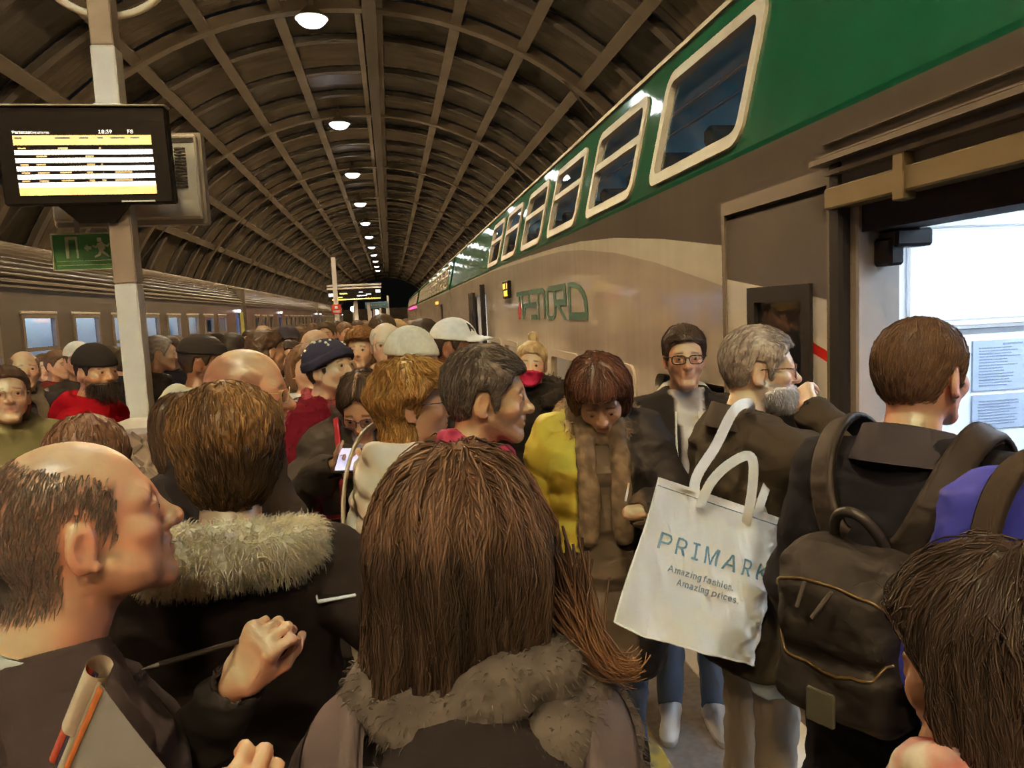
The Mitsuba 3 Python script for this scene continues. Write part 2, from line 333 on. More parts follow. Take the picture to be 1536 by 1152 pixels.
def coach_right(label, y0, y1, doors, wins, paint, near):
    t = thing('train_coach', label, 'train coach', None)
    lw = sbox(y0, -.75, y1, 2.53)
    for d0, d1 in doors: lw = lw.difference(sbox(d0, .12, d1, 2.13))
    for a, b, k in wins: lw = lw.difference(rrect(a + .02, b - .02, .57, 1.34, .1))
    put(t + '__lower_side', placed(prism(lw, .06), Mlow()), paint, label='beige lower side under a dark grey band' if near else None)
    up = sbox(y0, 0, y1, .935)
    for a, b, k in wins: up = up.difference(rrect(a + .02, b - .02, .05, .77, .1))
    put(t + '__upper_side', placed(prism(up, .05), Mup()), paint, label='green upper side leaning inwards')
    rp = roof_profile(); P = [[(x, y, z) for x, z in rp] for y in (y0, y1)]
    put(t + '__roof', grid_mesh(P), 'm_trainroof', smooth=True)
    put(t + '__roof_gutter', bx(1.945, 1.985, y0, y1, 3.425, 3.455), 'm_frame')
    # far side, ends, floors
    put(t + '__far_side', [bx(4.30, 4.36, y0, y1, -.75, 3.46)], 'm_livery_far')
    for ye in (y0, y1 - .05):
        put(t + '__end_wall', [bx(1.80, 4.32, ye, ye + .05, -.75, 2.53), bx(1.98, 4.32, ye, ye + .05, 2.5, 3.5)], 'm_trainroof')
    put(t + '__deck', [bx(1.83, 4.3, doors[0][1] + .4 if near else y0 + .1, doors[-1][0] - .4, 2.28, 2.36), bx(1.83, 4.3, y0 + .1, y1 - .1, 2.27, 2.33) if not near else bx(1.83, 4.3, y0 + .1, doors[0][0] - .4, 2.28, 2.36)], 'm_deckinside')
    put(t + '__deck_ceiling', bx(2.0, 4.3, y0 + .1, y1 - .1, 3.40, 3.43), 'm_deckinside')
    put(t + '__underframe', [bx(1.95, 4.15, y0 + .2, y1 - .2, -1.0, -.7), bx(1.83, 4.3, y0 + .1, y1 - .1, .10, .16)], 'm_rubber')
    for k, (a, b, n) in enumerate(wins):
        window(t, a, b, .035, .785, Mup(), n, name='upper_window')
    for k, (a, b, n) in enumerate(wins):
        if not near or k in (1, 2, 3, 4, 5):
            window(t, a, b, .55, 1.36, Mlow(), 1, name='lower_window', frame_mat='m_frame')
    # fluorescent tubes above the upper deck, and seats against the panes
    L0, L1 = wins[0][0] + .1, wins[-1][1] - .1
    put(t + '__ceiling_tube', tube([(3.75, L0, 3.35), (3.75, L1, 3.35)], .022, 6), 'm_white', emit=DECK * (4.0 if near else 1.2))
    if near:
        for yy in np.arange(wins[0][0] + .35, wins[-1][1], .82):
            s = bx(2.02, 2.95, yy, yy + .12, 2.36, 2.80, .04); h = bx(2.12, 2.42, yy + .01, yy + .11, 2.80, 2.95, .035); h2 = bx(2.55, 2.85, yy + .01, yy + .11, 2.80, 2.95, .035)
            put(t + '__seat', [s, h, h2, bx(2.02, 2.95, yy + .1, yy + .5, 2.36, 2.48, .03)], 'm_seat')
        put(t + '__luggage_rack', [tube([(2.12, L0, 3.16), (2.12, L1, 3.16)], .012, 6), tube([(2.30, L0, 3.13), (2.30, L1, 3.13)], .012, 6)], 'm_steel')
    return t
A = coach_right('green, grey and beige double-deck train coach with an open lit door, nearest on the right', -4.8, 21.3, [(1.24, 2.62), (13.5, 14.9)], WIN, 'm_livery', True)
B = coach_right('second double-deck coach, green above and beige below, beyond the lettered one', 21.8, 47.6, [(25, 26.4), (42, 43.4)], [(y + 22.0, y + 23.27, 2) for y in np.arange(0.9, 23.5, 1.68)], 'm_livery_far', False)
C = coach_right('farthest double-deck coach on the right, fading into the dark end of the shed', 48.1, 74, [(51, 52.4), (68, 69.4)], [(y + 48.3, y + 49.57, 2) for y in np.arange(0.9, 23.5, 1.68)], 'm_livery_far', False)
put(A + '__coach_bellows', bx(2.1, 4.1, 21.32, 21.78, .1, 3.2), 'm_rubber')
put(B + '__coach_bellows', bx(2.1, 4.1, 47.62, 48.08, .1, 3.2), 'm_rubber')
put(C + '__pink_light_strip', bx(1.70, 1.74, 50, 66, 2.30, 2.44), 'm_red', emit=(3.2, .12, .75))
put(B + '__orange_sign_lamp', bx(1.715, 1.745, 27.2, 28.2, 2.17, 2.27), 'm_red', emit=(2.6, .9, .10))
# slid-open door leaf with its window, black edge seals and the other leaf
def leaf(y0, y1, paint, wy):
    k0 = A + '__door_leaf'; k, n = k0, 0
    while k + '__panel' in scene: n += 1; k = f'{k0}_{n:03d}'
    hole = sbox(wy[0], .92, wy[1], 1.83)
    put(k + '__panel', placed(prism(sbox(y0 + .03, .14, y1 - .03, 2.20).difference(hole), .045), Mlow(1.702)), paint, label='outer leaf, grey over white with a red slanting stripe')
    put(k + '__leaf_rim', placed(prism(sbox(y0, .10, y1, 2.29).difference(sbox(y0 + .032, .14, y1 - .032, 2.225)), .065), Mlow(1.690)), 'm_leafrim')
    put(k + '__window_frame', placed(prism(sbox(wy[0] - .035, .885, wy[1] + .035, 1.855).difference(sbox(wy[0] + .035, .955, wy[1] - .035, 1.785)), .03), Mlow(1.688)), 'm_black', label='black window frame')
    put(k + '__dark_pane', bx(1.708, 1.720, wy[0] - .01, wy[1] + .01, .91, 1.84), 'm_darkglass')
    return k
lf = leaf(2.645, 3.60, 'm_doorpaint', (2.83, 3.30))
put(lf + '__rubber_seal', bx(1.680, 1.76, 2.575, 2.655, .1, 2.30, .012), 'm_rubber', label='black rubber edge seal')
lf2 = leaf(.19, 1.145, 'm_doorpaint', (.45, .93))
put(lf2 + '__rubber_seal', bx(1.680, 1.76, 1.14, 1.22, .1, 2.30, .012), 'm_rubber')
put(A + '__door_jamb', bx(1.72, 1.90, 2.530, 2.580, .1, 2.14, .008), 'm_polegrey')
put(A + '__door_jamb', bx(1.72, 1.90, 1.235, 1.295, .1, 2.14, .008), 'm_polegrey')
put(A + '__door_track', [bx(1.655, 1.735, -.4, 2.64, 2.125, 2.205, .006), bx(1.65, 1.70, 2.19, 2.245, 2.10, 2.25, .004)], 'm_rail', label='brass coloured sliding track over the open door')
put(A + '__track_cover', [bx(1.63, 1.74, -.4, 2.70, 2.295, 2.315), bx(1.655, 1.74, -.4, 2.64, 2.25, 2.268), bx(1.69, 1.75, -.4, 2.64, 2.20, 2.30), bx(1.72, 1.76, -.5, 2.80, 2.345, 2.352), bx(1.735, 1.76, -.5, 2.78, 2.395, 2.399)], 'm_leafrim')
put(A + '__lintel', bx(1.74, 1.90, 1.24, 2.66, 2.03, 2.14), 'm_rubber')
put(A + '__door_roller', [bx(1.80, 1.95, 2.42, 2.52, 1.965, 2.03, .01), bx(1.79, 1.85, 2.44, 2.54, 1.90, 2.00, .01)], 'm_black')
put(A + '__door_step', bx(1.60, 1.95, 1.24, 2.66, .06, .13, .01), 'm_steel')
# second doorway of the same coach, with its own dark leaf
put(A + '__far_door_leaf', bx(1.66, 1.71, 14.93, 15.75, .14, 2.2), 'm_rubber')
put(A + '__far_door_seal', bx(1.64, 1.72, 13.40, 13.50, .1, 2.3), 'm_rubber')
put(A + '__far_door_leaf__pane', bx(1.652, 1.662, 15.05, 15.6, .9, 1.85), 'm_darkglass')
put(A + '__far_doorway', [bx(1.82, 4.2, 15.0, 15.05, .1, 2.25), bx(1.82, 4.2, 13.3, 13.35, .1, 2.25), bx(3.2, 3.25, 13.3, 15.05, .1, 2.25)], 'm_vest')
put(A + '__far_doorway_lamp', bx(2.0, 3.0, 13.9, 14.6, 2.20, 2.22), 'm_white', emit=INSIDE * .35)
# destination panel of orange lights
put(A + '__destination_panel', bx(1.70, 1.752, 10.62, 11.12, 1.99, 2.24, .008), 'm_bezel')
put(A + '__destination_panel__orange_characters', [bx(1.694, 1.70, 10.68 + .085 * i, 10.73 + .085 * i, 2.02 + .105 * j, 2.10 + .105 * j) for i in range(5) for j in range(2) if (i * 2 + j) % 5 != 3], 'm_red', emit=(3.0, 1.15, .10))
# operator lettering, reading towards the camera
def letters_logo():
    S = []
    def ring(x0, x1, z0, z1, w, r): return rrect(x0, x1, z0, z1, r).difference(rrect(x0 + w, x1 - w, z0 + w, z1 - w, max(r - w, .01)))
    h, w = 1.0, .10
    big = lambda x: sbox(x, -1, x + .8, 2)
    # T with a red foot
    T_ = unary_union([sbox(0, .84, .62, 1.0), Polygon([(.16, 1.0), (.26, 1.0), (.24, .62), (.16, .60)])])
    R1 = unary_union([sbox(.42, 0, .50, .84), sbox(.42, .84, 1.02, 1.0), sbox(.94, .55, 1.02, 1.0), sbox(.56, .40, 1.02, .56), Polygon([(.60, .40), (.70, .40), (.56, 0), (.46, 0)])])
    E1 = unary_union([sbox(1.10, .84, 1.62, 1.0), sbox(1.10, .40, 1.46, .58), sbox(1.10, 0, 1.46, .16)])
    N1 = unary_union([rrect(1.30, 2.02, .0, 1.0, .18).difference(rrect(1.38, 1.94, -.4, .84, .12)).intersection(sbox(1.55, 0, 2.02, 1)), sbox(1.56, 0, 1.64, .9)])
    O1 = ring(2.10, 2.62, 0, 1.0, .10, .25)
    R2 = unary_union([sbox(2.30, .84, 3.12, 1.0), sbox(3.03, .45, 3.12, 1.0), sbox(2.62, .40, 3.12, .58), Polygon([(2.68, .42), (2.80, .42), (3.14, 0), (3.02, 0)])])
    D1 = unary_union([sbox(3.24, 0, 3.32, 1.0), rrect(2.7, 4.0, -1.0, 1.0, .62).difference(rrect(2.7, 3.90, -1.0, .88, .56)).intersection(sbox(3.30, 0, 4.0, 1.0)), sbox(3.30, 0, 3.98, .20)])
    return [('letter_t', T_), ('letter_r', R1), ('letter_e', E1), ('letter_n', N1), ('letter_o', O1), ('letter_r', R2), ('letter_d', D1)], Polygon([(.10, 0.02), (.20, 0.0), (.28, .30), (.26, .56), (.16, .54), (.06, .28)]).buffer(.02)
ML = frame_of((SX - .004, 10.15, 1.685), (0, -.925, 0), (0, 0, .365), (-1, 0, 0))
lets, foot = letters_logo()
for nm, g in lets: put(A + '__lettering__' + nm, placed(prism(g, .004), ML), 'm_logo')
put(A + '__lettering__red_foot', placed(prism(foot, .004), ML), 'm_logored')
# lit vestibule behind the open door
put(A + '__vestibule', [bx(2.18, 4.3, 2.95, 3.0, .15, 2.30), bx(1.86, 4.3, .85, .9, .15, 2.30), bx(1.82, 4.3, .85, 3.0, 2.26, 2.30), bx(4.24, 4.30, .85, 3.0, .15, 2.3),
    trimesh.Trimesh([(1.88, 2.66, .15), (2.20, 2.96, .15), (2.20, 2.96, 2.28), (1.88, 2.66, 2.28), (1.86, 2.69, .15), (2.18, 2.99, .15), (2.18, 2.99, 2.28), (1.86, 2.69, 2.28)],
                    [[0, 1, 2], [0, 2, 3], [4, 6, 5], [4, 7, 6], [0, 3, 7], [0, 7, 4]], process=False)], 'm_vest', label='white lit vestibule wall panels')
put(A + '__vestibule_panel', [bx(2.24, 4.24, 2.928, 2.952, .2, 1.60, .006), bx(2.24, 4.24, 2.928, 2.952, 1.665, 2.065, .006), bx(2.24, 4.24, 2.928, 2.952, 2.075, 2.24, .006)], 'm_vest')
put(A + '__panel_ledge', [bx(2.40, 4.24, 2.90, 2.95, 1.625, 1.645, .004)], 'm_steel')
put(A + '__vestibule_lamp', bx(2.15, 4.0, 1.55, 2.35, 2.235, 2.255), 'm_white', emit=INSIDE, label='bright white ceiling light of the vestibule')
for q, (za, zb, lab) in enumerate(((1.345, 1.57, 'pale blue notice sheet on the lit vestibule wall, the upper one'), (1.17, 1.325, 'pale blue notice sheet on the lit vestibule wall, below the white gap'))):
    tn = thing('notice_sheet', lab, 'notice')
    put(tn + '__paper', bx(2.55, 3.10, 2.918, 2.928, za, zb), 'm_notice')
    put(tn + '__print', [bx(2.58 + .24 * c, 2.58 + .24 * c + rnd.uniform(.12, .21), 2.916, 2.919, z, z + .005) for c in (0, 1) for z in np.arange(za + .02, zb - .03, .013)] + ([bx(2.70, 2.80, 2.916, 2.919, zb - .022, zb - .014)] if q == 0 else []), 'm_noticeink')

# ---------------------------------------------------------------- single-deck train on the left
LX = -5.0
def left_coach(label, y0, y1, wins, doors, lit):
    t = thing('train_coach', label, 'train coach', None)
    Mv = frame_of((LX, 0, 0), (0, 1, 0), (0, 0, 1), (1, 0, 0)) @ trimesh.transformations.translation_matrix([0, 0, -.06])
    w = sbox(y0, -.8, y1, 2.43)
    for a, b in wins: w = w.difference(sbox(a, 1.08, b, 2.05))
    for a, b in doors: w = w.difference(sbox(a, .1, b, 2.15))
    put(t + '__side', placed(prism(w, .06), Mv), 'm_leftside', label='grey brown coach side')
    put(t + '__gutter', [bx(LX - .05, LX + .03, y0, y1, 2.43, 2.46), bx(LX - .05, LX + .02, y0, y1, 2.50, 2.52)], 'm_leftframe')
    # lengthwise corrugated roof
    pts = []
    N = 64
    for i in range(N + 1):
        a = i / N * PI * .5
        x = LX - .02 - 1.42 * (1 - math.cos(a)) ** 1.0; z = 2.44 + .86 * math.sin(a)
        k = .020 * (1 if (i % 4) < 2 else -1) * (1 if i > 3 else 0)
        pts.append((x + k * math.cos(a), z + k * math.sin(a)))
    other = [(2 * (LX - 1.44) - x, z) for x, z in pts[::-1]]
    P = [[(x, y, z) for x, z in pts + other[1:]] for y in (y0, y1)]
    put(t + '__corrugated_roof', grid_mesh(P), 'm_ribbed', label='silver roof with lengthwise ridges')
    put(t + '__end_wall', [bx(LX - 2.85, LX - .02, y0, y0 + .05, -.8, 3.0), bx(LX - 2.85, LX - .02, y1 - .05, y1, -.8, 3.0)], 'm_leftframe')
    put(t + '__far_wall', bx(LX - 2.88, LX - 2.83, y0, y1, -.8, 2.5), 'm_leftin')
    put(t + '__inside', [bx(LX - 2.83, LX - .08, y0, y1, .45, .5), bx(LX - 2.83, LX - .08, y0, y1, 2.38, 2.42), bx(LX - 1.25, LX - 1.20, y0 + 1, y1 - 1, .5, 2.35)], 'm_leftin')
    for k, (a, b) in enumerate(wins):
        key = t + '__window' + (f'_{k:03d}' if k else '')
        ring = sbox(a - .03, 1.05, b + .03, 2.08).difference(sbox(a + .035, 1.115, b - .035, 2.015))
        put(key + '__frame', placed(prism(ring, .05), Mv @ trimesh.transformations.translation_matrix([0, 0, .035])), 'm_leftframe')
        put(key + '__sash_bar', bx(LX - .03, LX + .022, a, b, 1.545, 1.60), 'm_leftframe')
        put(key + '__pane', bx(LX - .012, LX - .011, a, b, 1.09, 2.04), 'm_glass')
        put(key + '__rain_hood', bx(LX - .02, LX + .03, a - .05, b + .05, 2.075, 2.115, .006), 'm_cabinet')
    for a, b in doors:
        put(t + '__door', [bx(LX - .06, LX - .02, a + .02, b - .02, .1, 1.2), bx(LX - .06, LX - .02, a + .02, a + .16, 1.2, 2.13), bx(LX - .06, LX - .02, b - .16, b - .02, 1.2, 2.13), bx(LX - .06, LX - .02, a + .16, b - .16, 2.0, 2.13)], 'm_bluedoor', label='blue door')
        put(t + '__door_lamp', bx(LX + .02, LX + .10, (a + b) / 2 - .10, (a + b) / 2 + .10, 2.18, 2.27, .02), 'm_white', emit=(5.5, 5.8, 6.5))
    if lit: put(t + '__ceiling_tube', tube([(LX - .65, y0 + .8, 2.33), (LX - .65, y1 - .8, 2.33)], .022, 6), 'm_white', emit=DECK * lit)
    return t
L1 = left_coach('grey coach with a ribbed silver roof and pale blue lit windows, nearest on the left', -2, 26.9, [(11.18 + 1.69 * k, 12.20 + 1.69 * k) for k in range(-6, 8)], [(25.55, 26.25)], 15.0)
put(L1 + '__yellow_green_panel', bx(LX - .01, LX + .012, 26.3, 26.85, .3, 2.2), 'm_yellowgreen')
L2 = left_coach('second grey coach on the left, with blue doors and white door lamps', 27.5, 53.5, [(37.2 + 1.69 * k, 38.2 + 1.69 * k) for k in range(0, 8)] + [(29 + 1.69 * k, 30 + 1.69 * k) for k in range(0, 3)], [(35.1, 36.1), (52, 52.9)], .12)
L3 = left_coach('farthest grey coach on the left, small against the dark end', 54.2, 82, [(57 + 1.69 * k, 58 + 1.69 * k) for k in range(0, 13)], [(55, 55.9), (80.4, 81.3)], .12)

# ---------------------------------------------------------------- pole with the departure screen
PX, PY = -1.60, 5.0
t = thing('display_pole', 'square grey and white pole carrying the departure screen, standing in the crowd', 'pole')
hw = .066
for k, (z0, z1, m, e) in enumerate(((0, 2.08, 'm_polewhite', 0), (2.08, 3.10, 'm_polegrey', .001), (3.10, 3.50, 'm_polewhite', .004), (3.50, 4.9, 'm_polegrey', .0))):
    put(t + '__shaft', bx(PX - hw - e, PX + hw + e, PY - hw - e, PY + hw + e, z0, z1, .008), m)
put(t + '__collar', bx(PX - .085, PX + .085, PY - .085, PY + .085, 3.06, 3.16, .01), 'm_polewhite')
put(t + '__base_plate', bx(PX - .15, PX + .15, PY - .15, PY + .15, 0, .02), 'm_polegrey')
put(t + '__screen_bracket', bx(PX - .12, PX + .12, 4.95, 5.32, 2.62, 2.78), 'm_polegrey')
a = np.linspace(0, 2 * PI, 49)[:-1]
put(t + '__hoop', tube(np.stack([PX + .44 * np.cos(a), 0 * a + 5.11, 4.17 + .44 * np.sin(a)], 1), .024, 8, closed=True), 'm_cream', label='pale round hoop at the top of the pole', smooth=True)
put(t + '__hoop_stay', [bx(PX - .03, PX + .03, 5.05, 5.12, 4.58, 4.64)], 'm_polegrey')
sc = thing('departure_screen', 'lit yellow and white departure screen in a black housing on the pole', 'screen')
# the housing leans slightly forward and faces the camera's side of the platform
MS = frame_of((-1.712, 4.815, 2.825), (1, .02, .0), (0, -.06, 1), (0, -1, -.06))
def sbx(x0, x1, z0, z1, d0, d1, b=0): return placed(bx(x0, x1, z0, z1, d0, d1, b), MS)
put(sc + '__housing', sbx(-.468, .468, -.278, .282, -.09, 0, .012), 'm_bezel')
put(sc + '__top_lip', sbx(-.472, .472, .282, .290, -.09, .018), 'm_cabinet')
put(sc + '__lower_cone', placed(trimesh.Trimesh([(-.20, -.27, -.02), (.20, -.27, -.02), (.10, -.38, -.06), (-.10, -.38, -.06), (-.20, -.27, -.09), (.20, -.27, -.09), (.10, -.38, -.10), (-.10, -.38, -.10)], process=False).convex_hull, MS), 'm_bezel')
x0, x1 = -.375, .375
put(sc + '__picture', sbx(x0, x1, -.225, .148, .001, .004), 'm_bezel')
Yw, Ww = np.array([.56, .27, .030]) * SCREEN, np.array([1.0, .90, .74]) * SCREEN
put(sc + '__picture__yellow_bars', [sbx(x0, x1, .080, .118, .004, .006), sbx(x0, x1, .062, .080, .004, .006), sbx(x0, x1, -.222, -.160, .004, .006)], 'm_white', emit=Yw)
rows = [(.012 - .046 * k, .044 - .046 * k) for k in range(5)]
put(sc + '__picture__white_rows', [sbx(x0, x1, a_ - .004, b_ - .008, .004, .006) for a_, b_ in rows], 'm_white', emit=Ww)
marks = []
for k, (a_, b_) in enumerate(rows):
    for xa, xb in ((-.36, -.30), (-.27, -.20), (-.15, -.07), (0.0, .05), (.08, .11), (.15, .26)):
        if rnd.random() < .82: marks.append(sbx(xa + rnd.uniform(0, .01), xb - rnd.uniform(0, .02), b_ - .004, b_ + .005, .005, .0066))
put(sc + '__picture__row_text', marks, 'm_white', emit=Yw * .6)
heads = [sbx(xa, xb, .098, .106, .0062, .0068) for xa, xb in ((-.365, -.325), (-.15, -.07), (-.02, .03), (.08, .11), (.15, .23), (.26, .31))]
put(sc + '__picture__column_heads', heads, 'm_noticeink')
tm = []
for s, x, h in (('Partenze', x0, .017), ('Departures', x0 + .098, .014), ('18:39', .085, .020), ('FS', .245, .020)):
    tm.append(placed(placed(meshkit.text_mesh(s, h, .001, s != 'Departures'), trimesh.transformations.translation_matrix([x, .127, .004])), MS))
put(sc + '__picture__heading', tm, 'm_white', emit=Ww * .7)
put(sc + '__maker_plate', sbx(.17, .36, -.268, -.258, .001, .003), 'm_polewhite')
bk = thing('information_board', 'pale metal back of a second screen with vent slots, behind the departure screen', 'information board')
put(bk + '__cabinet', bx(-2.13, -1.205, 5.33, 5.46, 2.52, 3.07, .012), 'm_cabinet')
put(bk + '__edge_frame', [bx(-2.145, -1.19, 5.40, 5.50, 2.49, 2.525), bx(-2.145, -1.19, 5.40, 5.50, 3.065, 3.095), bx(-1.215, -1.185, 5.40, 5.50, 2.5, 3.09), bx(-2.15, -2.12, 5.40, 5.50, 2.5, 3.09)], 'm_polegrey')
put(bk + '__vent_slots', [bx(-1.345, -1.275, 5.322, 5.332, z, z + .009) for z in np.arange(2.72, 2.99, .021)] + [bx(-1.37, -1.22, 5.324, 5.332, 3.015, 3.045)], 'm_black')
ex = thing('exit_sign', 'green emergency exit sign with a pale running figure, hanging beside the pole', 'sign')
put(ex + '__panel', bx(-2.14, -1.70, 5.30, 5.33, 2.20, 2.435, .004), 'm_exitgreen')
ME = frame_of((-2.14, 5.30, 2.20), (1, 0, 0), (0, 0, 1), (0, -1, 0))
put(ex + '__edge', placed(prism(sbox(-.004, -.004, .444, .239).difference(sbox(.006, .006, .434, .229)), .006), ME), 'm_exitwhite')
man = unary_union([Polygon([(.275, .165), (.305, .175), (.318, .135), (.30, .125), (.282, .13)]).buffer(.004), sbox(.28, .182, .298, .202).buffer(.004), Polygon([(.30, .13), (.325, .105), (.345, .085), (.335, .078), (.31, .095), (.288, .12)]), Polygon([(.285, .13), (.275, .10), (.25, .085), (.255, .075), (.29, .09), (.302, .125)]), Polygon([(.305, .17), (.335, .155), (.345, .17), (.352, .165), (.338, .142), (.305, .155)]), Polygon([(.28, .165), (.262, .15), (.25, .16), (.243, .152), (.262, .136), (.285, .15)])])
door = sbox(.08, .075, .155, .215).difference(sbox(.10, .075, .143, .197))
arrow = Polygon([(.19, .14), (.215, .165), (.215, .15), (.235, .15), (.235, .13), (.215, .13), (.215, .115)])
put(ex + '__pictogram', placed(prism(unary_union([man, door, arrow]), .003), ME), 'm_exitwhite', label='pale running figure, arrow and doorway')
put(ex + '__lower_band', placed(prism(unary_union([sbox(.02, .028, .42, .034), sbox(.02, .056, .42, .061)]), .003), ME), 'm_exitwhite')
put(ex + '__hanger', [bx(-2.0, -1.97, 5.31, 5.32, 2.43, 2.53), bx(-1.80, -1.77, 5.31, 5.32, 2.43, 2.53)], 'm_polegrey')
# checker-plate clad cabinet at the foot of the pole
cb = thing('checker_plate_cabinet', 'grey checker-plate metal cabinet below the pole, behind the bald man', 'cabinet')
c0 = np.array([-1.28, 3.62])
put(cb + '__box', bx(-1.12, -.850, 2.90, 3.30, 0, 1.430, .02), 'm_checker')
put(cb + '__raised_tread', [placed(bx(-.022, .022, -.006, .006, 0, .004), trimesh.transformations.translation_matrix([x, 2.899, z]) @ trimesh.transformations.rotation_matrix(PI / 2, (1, 0, 0)) @ trimesh.transformations.rotation_matrix(PI / 4 if (i + j) % 2 else -PI / 4, (0, 0, 1)))
    for i, x in enumerate(np.arange(-1.09, -.87, .046)) for j, z in enumerate(np.arange(.9, 1.42, .046))], 'm_steel', kind='stuff')

# ---------------------------------------------------------------- signs and posts farther along the platform
def post(label, x, y, z, r, m='m_polewhite', nm='platform_post'):
    t = thing(nm, label, 'post'); put(t + '__shaft', bx(x - r, x + r, y - r, y + r, 0, z, .006), m); put(t + '__foot', bx(x - r * 2, x + r * 2, y - r * 2, y + r * 2, 0, .02), m); return t
post('tall thin white post in front of the hanging destination board', -1.0, 14.6, 2.97, .042)
tb = thing('destination_board', 'dark destination board with yellow and white lit lines between white posts', 'sign board')
put(tb + '__top_rails', [bx(-1.19, -.13, 15.0, 15.08, 2.435, 2.475), bx(-1.19, -.13, 15.0, 15.08, 2.375, 2.415)], 'm_polewhite')
put(tb + '__panel', bx(-1.17, -.15, 15.0, 15.1, 2.15, 2.36), 'm_bezel')
put(tb + '__posts', [bx(-.70, -.62, 15.1, 15.18, 0, 2.48), bx(-.44, -.38, 15.2, 15.26, 0, 2.12)], 'm_polewhite')
put(tb + '__yellow_line', [bx(-1.10, -.16, 14.985, 15.0, 2.165, 2.190), bx(-.95, -.80, 14.985, 15.0, 2.28, 2.305), bx(-1.05, -.90, 14.985, 15.0, 2.21, 2.23)], 'm_white', emit=(2.2, 1.5, .12))
for q in ((-1.16, -1.06, 2.24, 2.30), (-.25, -.16, 2.29, 2.345), (-.62, -.42, 2.23, 2.25), (-.58, -.5, 2.30, 2.315), (-.44, -.34, 2.255, 2.272)): put(tb + '__white_text', bx(q[0], q[1], 14.985, 15.0, q[2], q[3]), 'm_white', emit=(2.2, 2.1, 2.2))
rs = thing('red_sign', 'small red and white notice fixed to the thin white post', 'sign')
put(rs + '__panel', bx(-1.09, -.91, 14.53, 14.55, 1.90, 2.08, .004), 'm_red'); put(rs + '__white_patch', [bx(-1.06, -.94, 14.522, 14.532, 1.93, 1.965), bx(-1.03, -.97, 14.522, 14.532, 2.0, 2.05)], 'm_polewhite')
bs = thing('blue_sign', 'blue sign panel on two grey posts beyond the destination board', 'sign')
put(bs + '__panel', bx(-.52, -.03, 16.5, 16.54, 2.0, 2.14, .004), 'm_signblue'); put(bs + '__pale_lettering', [bx(-.48 + .045 * i, -.455 + .045 * i, 16.492, 16.502, 2.05, 2.085) for i in range(9)], 'm_exitwhite')
put(bs + '__posts', [bx(-.05, .0, 16.54, 16.6, 0, 2.26), bx(-.36, -.31, 16.54, 16.6, 0, 2.0)], 'm_polewhite')
for q, (x, y, z) in enumerate(((-.55, 22, 2.0), (-.30, 25, 2.1), (-.10, 28, 2.15))):
    post(['slim pale post just left of the blue sign, far along the platform', 'slim pale post seen below the blue sign', 'slimmest pale post right of centre, far along the platform'][q], x, y, z, .035, 'm_cream')
for q, (x, y, z, e) in enumerate(((-.95, 20, 2.05, (6, 5.4, 4.4)), (-.36, 21, 1.94, (7, 7, 7)))):
    t = thing('platform_light', ['small bright lamp beside the red notice', 'small bright white lamp beneath the blue sign'][q], 'lamp')
    put(t + '__globe', trimesh.creation.icosphere(2, .075).apply_translation((x, y, z)), 'm_white', emit=e); put(t + '__stalk', bx(x - .02, x + .02, y + .05, y + .09, 0, z + .05), 'm_polegrey')

# ---------------------------------------------------------------- people: signed-distance modelling, extracted with surface nets
class Field:
    def __init__(s, lo, hi, h):
        s.h = h; s.lo = np.array(lo, float) - 2 * h
        n = np.ceil((np.array(hi, float) + 2 * h - s.lo) / h).astype(int) + 1
        s.ax = [s.lo[i] + h * np.arange(n[i]) for i in range(3)]
        s.d = np.full(n, .5, np.float32)
    def _sub(s, lo, hi):
        return tuple(slice(max(0, int((lo[i] - s.lo[i]) / s.h)), min(len(s.ax[i]), int((hi[i] - s.lo[i]) / s.h) + 2)) for i in range(3))
    def add(s, prim, k=0.01, op='u'):
        f, lo, hi = prim; m = k + 1.5 * s.h
        sl = s._sub(np.array(lo) - m, np.array(hi) + m)
        if any(q.stop <= q.start for q in sl): return
        X, Y, Z = s.ax[0][sl[0]][:, None, None], s.ax[1][sl[1]][None, :, None], s.ax[2][sl[2]][None, None, :]
        v = f(X, Y, Z); D = s.d[sl]
        if op == 'u':
            h = np.maximum(k - np.abs(D - v), 0) / max(k, 1e-9); s.d[sl] = np.minimum(D, v) - h * h * k * .25
        elif op == 's':
            v = -v; h = np.maximum(k - np.abs(D - v), 0) / max(k, 1e-9); s.d[sl] = np.maximum(D, v) + h * h * k * .25
    def grids(s): return s.ax[0][:, None, None], s.ax[1][None, :, None], s.ax[2][None, None, :]
    def mesh(s, d=None): return nets(s.d if d is None else d, s.lo, s.h)
CORN = np.array([[i, j, k] for i in (0, 1) for j in (0, 1) for k in (0, 1)])
EDG = [(a, b) for a in range(8) for b in range(a + 1, 8) if np.abs(CORN[a] - CORN[b]).sum() == 1]
